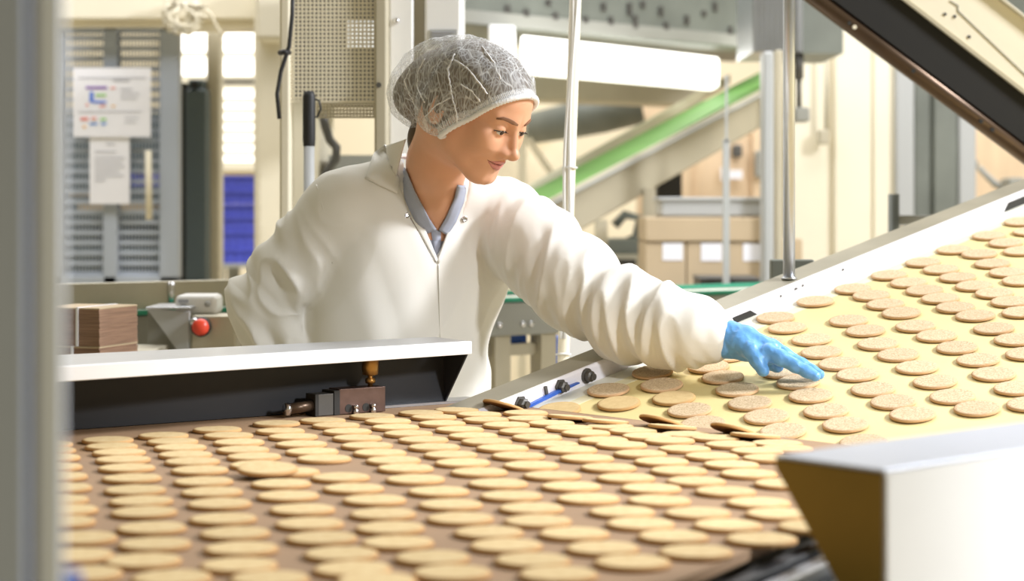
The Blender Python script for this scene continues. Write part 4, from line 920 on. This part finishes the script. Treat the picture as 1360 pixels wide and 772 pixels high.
TC = Wn(556, 335, 3.545)
def lu(p): q = (vec(p)-TC); return (float(q@tL), float(q[2]))
def opening(fn, pts, F0):
    poly = [lu(hit(fn, *p)) for p in pts]
    def g(P):
        q = (P-TC)@TR.T
        return np.maximum(poly_sd(poly, q[:, 0], q[:, 2]), F0-q[:, 1])
    return g
cut_coat = opening(coat_base, [(579, 347), (546, 290), (529, 236), (538, 212), (600, 212), (622, 240), (606, 296)], -.03)
top_coat = lambda P: capd(P, Wn(562, 150, 3.46), Wn(573, 232, 3.475), .070, .060)
def coat_sdf(P): return smax(smax(coat_base(P), -cut_coat(P), .006), -top_coat(P), .006)
cut_shirt = opening(lambda P: torso_core(P)+.011, [(577, 304), (558, 272), (540, 232), (546, 205), (600, 205), (609, 246), (596, 280)], -.03)
top_shirt = lambda P: capd(P, Wn(566, 150, 3.45), Wn(576, 240, 3.475), .064, .056)
def shirt_sdf(P): return smax(smax(torso_core(P)+.011, -cut_shirt(P), .004), -top_shirt(P), .004)
def fold(P, a, b): return np.array([noise.noise(V((float(p@a[0]), float(p@a[1]), float(p@a[2])))*b) for p in P], np.float32)
def coat_disp(verts, fn):
    N = grad(coat_base, verts); q = (verts-TC)@TR.T
    dl, dr = chain(verts, SL, .03), chain(verts, SR, .03); dt = torso_core(verts)
    wl = np.clip((dt-dl)/.05+.5, 0, 1); wr = np.clip((dt-dr)/.05+.5, 0, 1)
    aL = Wn(950, 446, 3.25)-Wn(690, 300, 3.55); aL /= nrm_(aL); aR = Wn(357, 402, 3.47)-Wn(452, 276, 3.46); aR /= nrm_(aR)
    sL = np.cross(aL, vec((0, 1, 0))); sL /= nrm_(sL); sR = np.cross(aR, vec((0, 1, 0))); sR /= nrm_(sR); yy = vec((0, 1, 0))
    def ridge(n): return 1-2*np.abs(n)
    nl = ridge(fold(verts, (aL*1.0+sL*.45, sL*.35, yy*.35), 21.))
    nl2 = fold(verts, (aL+sL*.8, sL*.6, yy*.5), 44.)
    nr = ridge(fold(verts, (aR*1.0-sR*.35, sR*.4, yy*.4), 26.))
    nt = fold(verts, (tL*1.0+tU*.35, tF*.5, tU*.22), 15.)
    nt2 = ridge(fold(verts, (tL*.9-tU*.5, tF*.4, tU*.25), 11.))
    el = np.exp(-((verts-Wn(850, 425, 3.33))**2).sum(1)/.028)+.5*np.exp(-((verts-Wn(740, 370, 3.44))**2).sum(1)/.01); er = np.exp(-((verts-Wn(350, 425, 3.45))**2).sum(1)/.014)+.35*np.exp(-((verts-Wn(430, 380, 3.45))**2).sum(1)/.008)
    d = wl*(.0045*nl+.002*nl2+.011*el*nl) + wr*(.005*nr+.016*er*nr) + (1-np.maximum(wl, wr))*(.006*nt+.005*nt2)
    cuff = np.clip(nrm_(verts-Wn(950, 446.5, 3.25))/.07-.3, 0, 1)
    return verts+N*(d*cuff)[:, None]
# ---- hair and net
NETC = hw(-.010, 0, .046)
def net_base(P):
    Q = (P-HO)@HR.T/HS
    d = ell(Q, (-.016, 0, .040), (.114, .091, .0875))*HS
    d = smin(d, ell(P, Wn(563, 127, 3.42), (.062, .062, .060)), .05)
    d = smin(d, ell(P, Wn(588, 103, 3.40), (.066, .066, .060)), .05)
    Q[:, 1] = np.abs(Q[:, 1]); d = smin(d, ell(Q, (-.026, .074, -.012), (.050, .024, .046))*HS, .03)
    return d
# rim plane of the net: forehead, near ear lobe, far ear lobe
r0, r1, r2 = hw(.090, 0, .068), hw(-.012, -.085, -.064), hw(-.012, .085, -.064)
rn = np.cross(r1-r0, r2-r0); rn /= nrm_(rn); rn = rn if rn[2] > 0 else -rn
def rim(P): return -((P-r0)@rn)
def net_sdf(P): return smax(net_base(P), rim(P), .006)
def hair_sdf(P):
    Q = (P-HO)@HR.T/HS; A = np.stack([Q[:, 0], np.abs(Q[:, 1]), Q[:, 2]], -1)
    d = ell(A, (-.016, 0, .040), (.108, .085, .0835))*HS
    d = smin(d, ell(P, Wn(560, 127, 3.42), (.050, .052, .048)), .03)
    d = smin(d, ell(A, (-.032, .054, -.004), (.046, .031, .046))*HS, .012)
    d = smin(d, ell(P, Wn(586, 104, 3.40), (.056, .056, .050)), .03)
    face = ell(A, (.092, 0, -.014), (.048, .066, .084))*HS
    d = smax(d, -face, .008)
    d = smin(smax(d, rim(P)+.004, .004), ell(P, Wn(556, 186, 3.42), (.02, .03, .035)), .01)
    return d
# ---- materials
m_skin = mat('skin', srgb(226, 170, 136), .45, var=.04, vscale=30, sub=.12)
m_lip = mat('lips', srgb(216, 138, 130), .35, sub=.1)
m_brow = mat('brow_hair', srgb(138, 98, 72), .8)
m_lash = mat('lash_hair', srgb(58, 40, 32), .7)
m_hair = mat('brown_hair', srgb(92, 74, 56), .5, var=.4, vscale=60, stretch=(1, 1, .3))
m_coat = mat('white_cotton', srgb(236, 234, 228), .85, bump=.06, bscale=900, spec=.2)
m_shirt = mat('pale_blue_grey_cotton', srgb(172, 178, 196), .85, bump=.05, bscale=900, spec=.2)
m_glove = mat('blue_nitrile', srgb(108, 170, 234), .35, var=.12, vscale=40, bump=.2, bscale=70)
m_eye = mat('eye_white', srgb(228, 222, 216), .15)
m_iris = mat('iris', srgb(70, 52, 40), .15)
m_net = bpy.data.materials.new('hair_net_fabric'); m_net.use_nodes = True
def net_nodes():
    nt = m_net.node_tree; N = nt.nodes; L = nt.links; b = N['Principled BSDF']
    b.inputs['Base Color'].default_value = srgb(238, 240, 242); b.inputs['Roughness'].default_value = .7
    tc = N.new('ShaderNodeTexCoord'); nz = N.new('ShaderNodeTexNoise'); nz.inputs['Scale'].default_value = 14; L.new(tc.outputs['Object'], nz.inputs['Vector'])
    mxv = N.new('ShaderNodeVectorMath'); mxv.operation = 'MULTIPLY_ADD'; mxv.inputs[1].default_value = (.04, .04, .04); L.new(nz.outputs['Color'], mxv.inputs[0]); L.new(tc.outputs['Object'], mxv.inputs[2])
    def veins(scale, w, st):
        mp = N.new('ShaderNodeMapping'); mp.inputs['Scale'].default_value = st; L.new(mxv.outputs[0], mp.inputs[0])
        v = N.new('ShaderNodeTexVoronoi'); v.feature = 'DISTANCE_TO_EDGE'; v.inputs['Scale'].default_value = scale; L.new(mp.outputs[0], v.inputs['Vector'])
        r = N.new('ShaderNodeMapRange'); r.inputs[1].default_value = 0; r.inputs[2].default_value = w; r.inputs[3].default_value = 1; r.inputs[4].default_value = 0; L.new(v.outputs['Distance'], r.inputs[0]); return r.outputs[0]
    a = veins(40, .06, (1.3, 1.3, .45)); c = veins(110, .20, (1.6, 1.6, .45))
    ma = N.new('ShaderNodeMath'); ma.operation = 'MULTIPLY_ADD'; L.new(c, ma.inputs[0]); ma.inputs[1].default_value = .8; L.new(a, ma.inputs[2])
    mb = N.new('ShaderNodeMath'); mb.operation = 'MULTIPLY_ADD'; mb.use_clamp = True; L.new(ma.outputs[0], mb.inputs[0]); mb.inputs[1].default_value = .34; mb.inputs[2].default_value = .17
    L.new(mb.outputs[0], b.inputs['Alpha'])
net_nodes()
m_band = mat('net_elastic', srgb(244, 244, 246), .8, bump=.3, bscale=300)

person = thing('person', 'person in white coat, hair net and blue glove reaching over the yellow belt', 'person', (float(TC[0]), float(TC[1]), 0))
lo, hi = np.minimum(HO-.17, Wn(500, 335, 3.5)-.12), HO+.17
body = surface('body', head_sdf, (HO[0]-.20, HO[1]-.15, 1.16), (HO[0]+.12, HO[1]+.36, HO[2]+.14), .0016, m_skin, person)
# lips, brows, lashes, eyes
def q2w(f, l, u): return V([float(x) for x in hw(f, l, u)])
def on_head(f, l, u, off=.0004):
    """slide a point in along the face direction to the skin"""
    t = 0.
    p = hw(f+.05, l, u)
    for _ in range(60):
        d = float(head_sdf(p[None])[0]); p = p-hF*d*.6
        if abs(d) < 1e-4: break
    p = p+grad(head_sdf, p[None], .0008)[0]*off; return V([float(x) for x in p])
def ribbon(name, rows, m, parent, th=.0006, smooth=True, bevel=0):
    """rows: list of point lists; a grid sheet with thickness"""
    bm = B(); g = [[bm.verts.new(p) for p in r] for r in rows]
    for a, b in zip(g, g[1:]):
        for i in range(len(a)-1): bm.faces.new([a[i], a[i+1], b[i+1], b[i]])
    o = obj(name, bm, m, parent, smooth=smooth); s = o.modifiers.new('thickness', 'SOLIDIFY'); s.thickness = th; s.offset = 0; return o
for nm, top, bot in (('upper_lip', [(-.027, -.0618), (-.017, -.0602), (-.007, -.0572), (-.003, -.0570), (0, -.0582), (.003, -.0570), (.007, -.0572), (.017, -.0602), (.027, -.0618)],
                      [(-.027, -.0622), (-.017, -.0645), (-.007, -.0645), (-.003, -.0645), (0, -.0647), (.003, -.0645), (.007, -.0645), (.017, -.0645), (.027, -.0622)]),
                     ('lower_lip', [(-.026, -.0630), (-.017, -.0662), (-.009, -.0660), (0, -.0659), (.009, -.0660), (.017, -.0662), (.026, -.0630)],
                      [(-.026, -.0638), (-.017, -.0718), (-.009, -.0755), (0, -.0766), (.009, -.0755), (.017, -.0718), (.026, -.0638)])):
    rows = []
    for k in range(6):
        t = k/5; rows.append([on_head(.06, a[0]*(1-t)+b[0]*t, a[1]*(1-t)+b[1]*t, .0003) for a, b in zip(top, bot)])
    ribbon(nm, rows, m_lip, body, .0005)
m_mouth = mat('mouth_shadow_line', srgb(128, 66, 60), .6)
bm = B(); tube(bm, [on_head(.06, l, -.0652+.0045*(abs(l)/.029)**2, .0002) for l in np.linspace(-.029, .029, 19)], [.0003+.0007*(1-abs(t)**3) for t in np.linspace(-1, 1, 19)], 6); obj('mouth_line', bm, m_mouth, body, smooth=True)
for s in (-1, 1):
    pts = [(.0105, .0168, .0014), (.022, .0195, .0032), (.033, .0220, .0030), (.043, .0225, .0026), (.052, .0190, .0012)]
    rows = [[on_head(.06, s*l, u+k*w, .0013) for l, u, w in pts] for k in (-1, -.5, 0, .5, 1)]
    ribbon('eyebrow', rows, m_brow, body, .0012)
    c = hw(.0725, s*.0315, -.001)
    bm = B(); bmesh.ops.create_uvsphere(bm, u_segments=24, v_segments=16, radius=.0149*HS, matrix=Matrix.Translation(V([float(x) for x in c]))); ey = obj('eye', bm, m_eye, body, smooth=True)
    gz = hF*.97-hU*.20-hL*.10; gz /= nrm_(gz); ic = c+gz*.0101*HS
    bm = B(); bmesh.ops.create_uvsphere(bm, u_segments=20, v_segments=12, radius=.0064*HS, matrix=Matrix.Translation(V([float(x) for x in ic]))); obj('iris', bm, m_iris, ey, smooth=True)
    bm = B()
    for k in range(11):
        l = .032+(-.0145+.030*k/10); uu = -.0006-.0020*((k-5)/5)**2
        p0 = on_head(.06, s*l, uu, .0); fl_ = hF*.8-hU*.45+hL*s*((k-4)/9); fl_ = V([float(x) for x in fl_]).normalized()
        tube(bm, [p0-fl_*.001, p0+fl_*.0035, p0+fl_*.0062+V([float(x) for x in hU])*.0018], [.0007, .0005, .0002], 5)
    for k in range(10):
        l0, l1 = -.0145+.003*k, -.0145+.003*(k+1); f0 = lambda l: on_head(.06, s*(.032+l), -.0006-.0020*(l/.0145)**2, .0003)
        tube(bm, [f0(l0), f0(l1)], .0009, 5)
    obj('eyelashes', bm, m_lash, body, smooth=True)
bx0 = HO
surface('hair', hair_sdf, HO-vec((.22, .14, .12)), HO+vec((.14, .22, .15)), .003, m_hair, person)
net = surface('hair_net', net_sdf, HO-vec((.24, .16, .13)), HO+vec((.15, .24, .17)), .003, m_net, person,
    disp=lambda v, fn: v+grad(net_base, v)*(np.clip(-rim(v)/.03, 0, 1)*(.0030*(1-2*np.abs(fold(v, (hF*.5, hL*.5, hU*1.0), 30.)))+.002*fold(v, (hF, hL, hU*.4), 60.)))[:, None])
# elastic rim: a beaded band where the net meets the rim plane
e1 = r0-NETC; e1 = e1-rn*(e1@rn); e1 /= nrm_(e1); e2 = np.cross(rn, e1); cc = NETC-rn*((NETC-r0)@rn)
ring = []
for k in range(150):
    a = 2*PI*k/150; dd = e1*math.cos(a)+e2*math.sin(a); t = .02
    for _ in range(50): t -= float(net_base((cc+dd*t)[None])[0])*.8
    ring.append(V([float(x) for x in cc+dd*t]))
bm = B(); rv_ = V([float(x) for x in rn])
tube(bm, ring+[ring[0]], [.0042+.0012*(k % 2) for k in range(151)], 8); obj('elastic_band', bm, m_band, net, smooth=True)
bm = B()
for k in range(0, 150):
    p = ring[k]; o_ = (p-V([float(x) for x in cc])).normalized(); tube(bm, [p+rv_*.001, p+rv_*.017-o_*.0006], .0014, 5)
obj('gathers', bm, m_band, net, smooth=True)
for pts in ([(604, 72), (595, 92), (598, 112), (601, 130), (607, 150), (606, 170)], [(566, 78), (555, 96), (556, 118), (566, 140)], [(545, 92), (538, 108), (546, 128), (558, 150)], [(604, 80), (622, 92), (636, 110), (650, 128)], [(640, 62), (656, 84), (666, 110)], [(598, 130), (580, 140), (562, 158)], [(612, 112), (628, 122), (640, 138)]):
    bm = B(); P_ = []
    for a, b in zip(pts, pts[1:]):
        for k in range(6): P_.append(hit(net_base, a[0]+(b[0]-a[0])*k/6+random.uniform(-.7, .7), a[1]+(b[1]-a[1])*k/6, .0012))
    tube(bm, P_, [.0009+.0008*random.random() for _ in P_], 6); obj('pleat', bm, m_band, net, smooth=True)
# ---- shirt and coat
shirt = surface('polo_shirt', shirt_sdf, (TC[0]-.26, TC[1]-.2, 1.0), (TC[0]+.26, TC[1]+.22, 1.42), .0045, m_shirt, person)
coat = surface('lab_coat', coat_sdf, (-.54, 3.08, .56), (.40, 3.84, 1.42), .0042, m_coat, person, disp=coat_disp)
def lay(fn, pts, off, n=1):
    return [hit(fn, x, y, off) for x, y in pts]
def sheet(name, fn, left, right, off0, off1, nu, m, parent, th):
    """a strip between two measured polylines laid on a surface; off0/off1 lift at the two sides"""
    def res(pl, n):
        pl = [np.array(p, float) for p in pl]; L = np.cumsum([0]+[np.linalg.norm(b-a) for a, b in zip(pl, pl[1:])]); out = []
        for t in np.linspace(0, L[-1], n):
            i = min(np.searchsorted(L, t, 'right')-1, len(pl)-2); out.append(pl[i]+(pl[i+1]-pl[i])*((t-L[i])/max(L[i+1]-L[i], 1e-9)))
        return out
    a, b = res(left, 22), res(right, 22); rows = []
    for k in range(nu):
        t = k/(nu-1); rows.append([hit(fn, *(p*(1-t)+q*t), off0*(1-t)+off1*t) for p, q in zip(a, b)])
    return ribbon(name, rows, m, parent, th)
sheet('lapel', coat_base, [(526, 216), (528, 245), (543, 285), (579, 349)], [(535, 214), (541, 246), (556, 285), (581, 345)], .0012, .0012, 4, m_coat, coat, .0016)
sheet('lapel', coat_base, [(612, 236), (606, 265), (597, 300), (580, 347)], [(632, 236), (627, 256), (612, 294), (582, 351)], .0012, .0012, 4, m_coat, coat, .0016)
col_ = lambda P: np.minimum(coat_base(P), capd(P, Wn(560, 165, 3.455), Wn(572, 235, 3.475), .060, .064))
sheet('collar', col_, [(542, 184), (520, 192), (500, 206), (484, 240)], [(541, 186), (535, 215), (531, 236), (526, 258)], .007, .009, 7, m_coat, coat, .0025)
sc_ = lambda P: np.minimum(torso_core(P)+.011, head_sdf(P))
sheet('shirt_collar', sc_, [(531, 226), (538, 258), (552, 292), (568, 309)], [(541, 224), (553, 254), (570, 288), (579, 303)], .004, .004, 4, m_shirt, shirt, .002)
sheet('shirt_collar', sc_, [(606, 244), (602, 262), (592, 286), (582, 304)], [(617, 246), (613, 268), (603, 294), (592, 312)], .004, .004, 4, m_shirt, shirt, .002)
sheet('button_placket', sc_, [(572, 304), (577, 340)], [(585, 306), (584, 340)], .002, .002, 3, m_shirt, shirt, .0015)
for x, y in ((540, 287), (616, 291)):
    p = hit(coat_base, x, y, .0045); nn = V([float(v) for v in grad(coat_base, vec(p)[None])[0]]); bm = B(); lathe(bm, p-nn*.001, nn, [(.0052, 0), (.0052, .0014), (.0036, .0018), (.0034, .0012), (.0016, .0012)], 16); obj('snap_button', bm, M['chrome'], coat, smooth=True)
# stitched seams
def seam(pts, r=.0013):
    bm = B(); P = []
    for (a, b) in zip(pts, pts[1:]):
        n = 8
        for k in range(n): P.append(hit(coat_base, a[0]+(b[0]-a[0])*k/n, a[1]+(b[1]-a[1])*k/n, .0012))
    P.append(hit(coat_base, *pts[-1], .0012)); tube(bm, P, r, 6); return obj('seam', bm, m_coat, coat, smooth=True)
seam([(582, 352), (583, 390), (584, 448)]); seam([(421, 246), (428, 270), (438, 312), (442, 350)], .0016)
# ---- blue gloves
def hand(P, k=.006):
    w = chain(P, [(Wn(944, 445, 3.25), .0255), (Wn(962, 449, 3.245), .0265)], .01)
    palm = smin(chain(P, [(Wn(962, 441, 3.24), .0205), (Wn(990, 448, 3.225), .0175), (Wn(1024, 463, 3.205), .0140)], .01), chain(P, [(Wn(966, 459, 3.235), .0205), (Wn(992, 464, 3.225), .018), (Wn(1020, 473, 3.205), .0145)], .01), .014)
    d = smin(w, palm, .016)
    idx = chain(P, [(Wn(1020, 468, 3.19), .0135), (Wn(1036, 475, 3.18), .0125), (Wn(1056, 486, 3.17), .0100), (Wn(1072, 494, 3.163), .0090), (Wn(1083, 500, 3.158), .0082)], k)
    mid = chain(P, [(Wn(1024, 460, 3.215), .0135), (Wn(1042, 472, 3.205), .0118), (Wn(1064, 484, 3.20), .0098), (Wn(1078, 492, 3.195), .0090), (Wn(1088, 497.5, 3.19), .0082)], k)
    rng = chain(P, [(Wn(1018, 462, 3.235), .0125), (Wn(1034, 475, 3.235), .0108), (Wn(1032, 486, 3.225), .0095), (Wn(1021, 485, 3.215), .0088)], k)
    pnk = chain(P, [(Wn(1008, 462, 3.255), .0115), (Wn(1022, 474, 3.258), .0095), (Wn(1022, 483, 3.25), .0085), (Wn(1012, 483, 3.242), .0080)], k)
    th = chain(P, [(Wn(981, 455, 3.215), .0165), (Wn(998, 466, 3.195), .0135), (Wn(1006, 479, 3.185), .0118), (Wn(1013.5, 492, 3.178), .0100)], k)
    for f, kk in ((idx, .005), (mid, .004), (rng, .004), (pnk, .004), (th, .010)): d = smin(d, f, kk)
    return d
a_, b_ = Wn(940, 420, 3.3), Wn(1100, 520, 3.1)
glove = surface('glove', hand, (a_[0]-.0, 3.10, b_[2]-.01), (b_[0]+.01, 3.31, a_[2]+.02), .0014, m_glove, person,
    disp=lambda v, fn: v+grad(fn, v)*(.0007*(1-2*np.abs(fold(v, (vec((1, 0, .5)), vec((0, 1, 0)), vec((-.3, 0, .6))), 70.))))[:, None])
bm = B(); c0 = Wn(957.5, 448, 3.247); ax = Wn(975, 452, 3.235)-Wn(950, 446, 3.25); ax /= nrm_(ax); s1 = np.cross(ax, vec((0, 1, 0))); s1 /= nrm_(s1); s2 = np.cross(ax, s1); R_ = []
for k in range(49):
    a = 2*PI*k/48; dd = s1*math.cos(a)+s2*math.sin(a); R_.append(V([float(x) for x in c0+dd*(.0335+.0016*math.sin(a*3))]))
tube(bm, R_, .0022, 8); obj('sleeve_hem', bm, m_coat, coat, smooth=True)
# right hand behind the guard
def hand_r(P, k=.006):
    o = Wn(400, 506, 3.49); ax_ = vec((.45, -.35, -.82)); ax_ /= nrm_(ax_); sd = vec((.7, .7, .1)); sd /= nrm_(sd); nn = np.cross(ax_, sd)
    at = lambda a, s, n: o+ax_*a+sd*s+nn*n
    d = smin(chain(P, [(at(-.03, 0, 0), .026), (at(.03, 0, 0), .024)], .01), smin(chain(P, [(at(.02, -.016, 0), .019), (at(.075, -.024, 0), .014)], .01), chain(P, [(at(.02, .016, 0), .019), (at(.075, .024, 0), .014)], .01), .02), .015)
    for s, L in ((-.027, .066), (-.009, .074), (.009, .070), (.026, .056)):
        d = smin(d, chain(P, [(at(.075, s, 0), .0115), (at(.075+L*.45, s*1.05, .006), .010), (at(.075+L*.8, s*1.05, .02), .0092), (at(.075+L, s*1.05, .034), .0085)], k), .004)
    return smin(d, chain(P, [(at(.02, -.026, .004), .015), (at(.055, -.05, .014), .012), (at(.085, -.056, .024), .010)], k), .01)
surface('glove', hand_r, (-.52, 3.22, .76), (-.24, 3.66, 1.10), .003, m_glove, person)
# ---- trousers and shoes under the coat
def trousers(P):
    d = None
    for s in (-1, 1):
        h = TC+tL*.085*s; e = chain(P, [((h[0], h[1]+.02, .86), .095), ((h[0]+.01, h[1], .48), .068), ((h[0]+.005, h[1]+.03, .07), .062)], .04)
        d = e if d is None else smin(d, e, .03)
    return smax(d, .045-P[:, 2], .01)
surface('trousers', trousers, (TC[0]-.26, TC[1]-.25, .03), (TC[0]+.26, TC[1]+.28, .99), .010, mat('white_trousers', srgb(232, 232, 228), .85), person)
for s in (-1, 1):
    def shoe(P, s=s):
        h = TC+tL*.085*s; c = vec((h[0], h[1]+.02, .045))+tF*.05
        return smax(smin(ell(P, c, (.048, .125, .045), TR), ell(P, c-tF*.06+vec((0, 0, .03)), (.045, .06, .055), TR), .03), .002-P[:, 2], .004)
    h = TC+tL*.085*s; surface('shoe', shoe, (h[0]-.2, h[1]-.25, -.01), (h[0]+.2, h[1]+.18, .15), .006, M['white'], person)
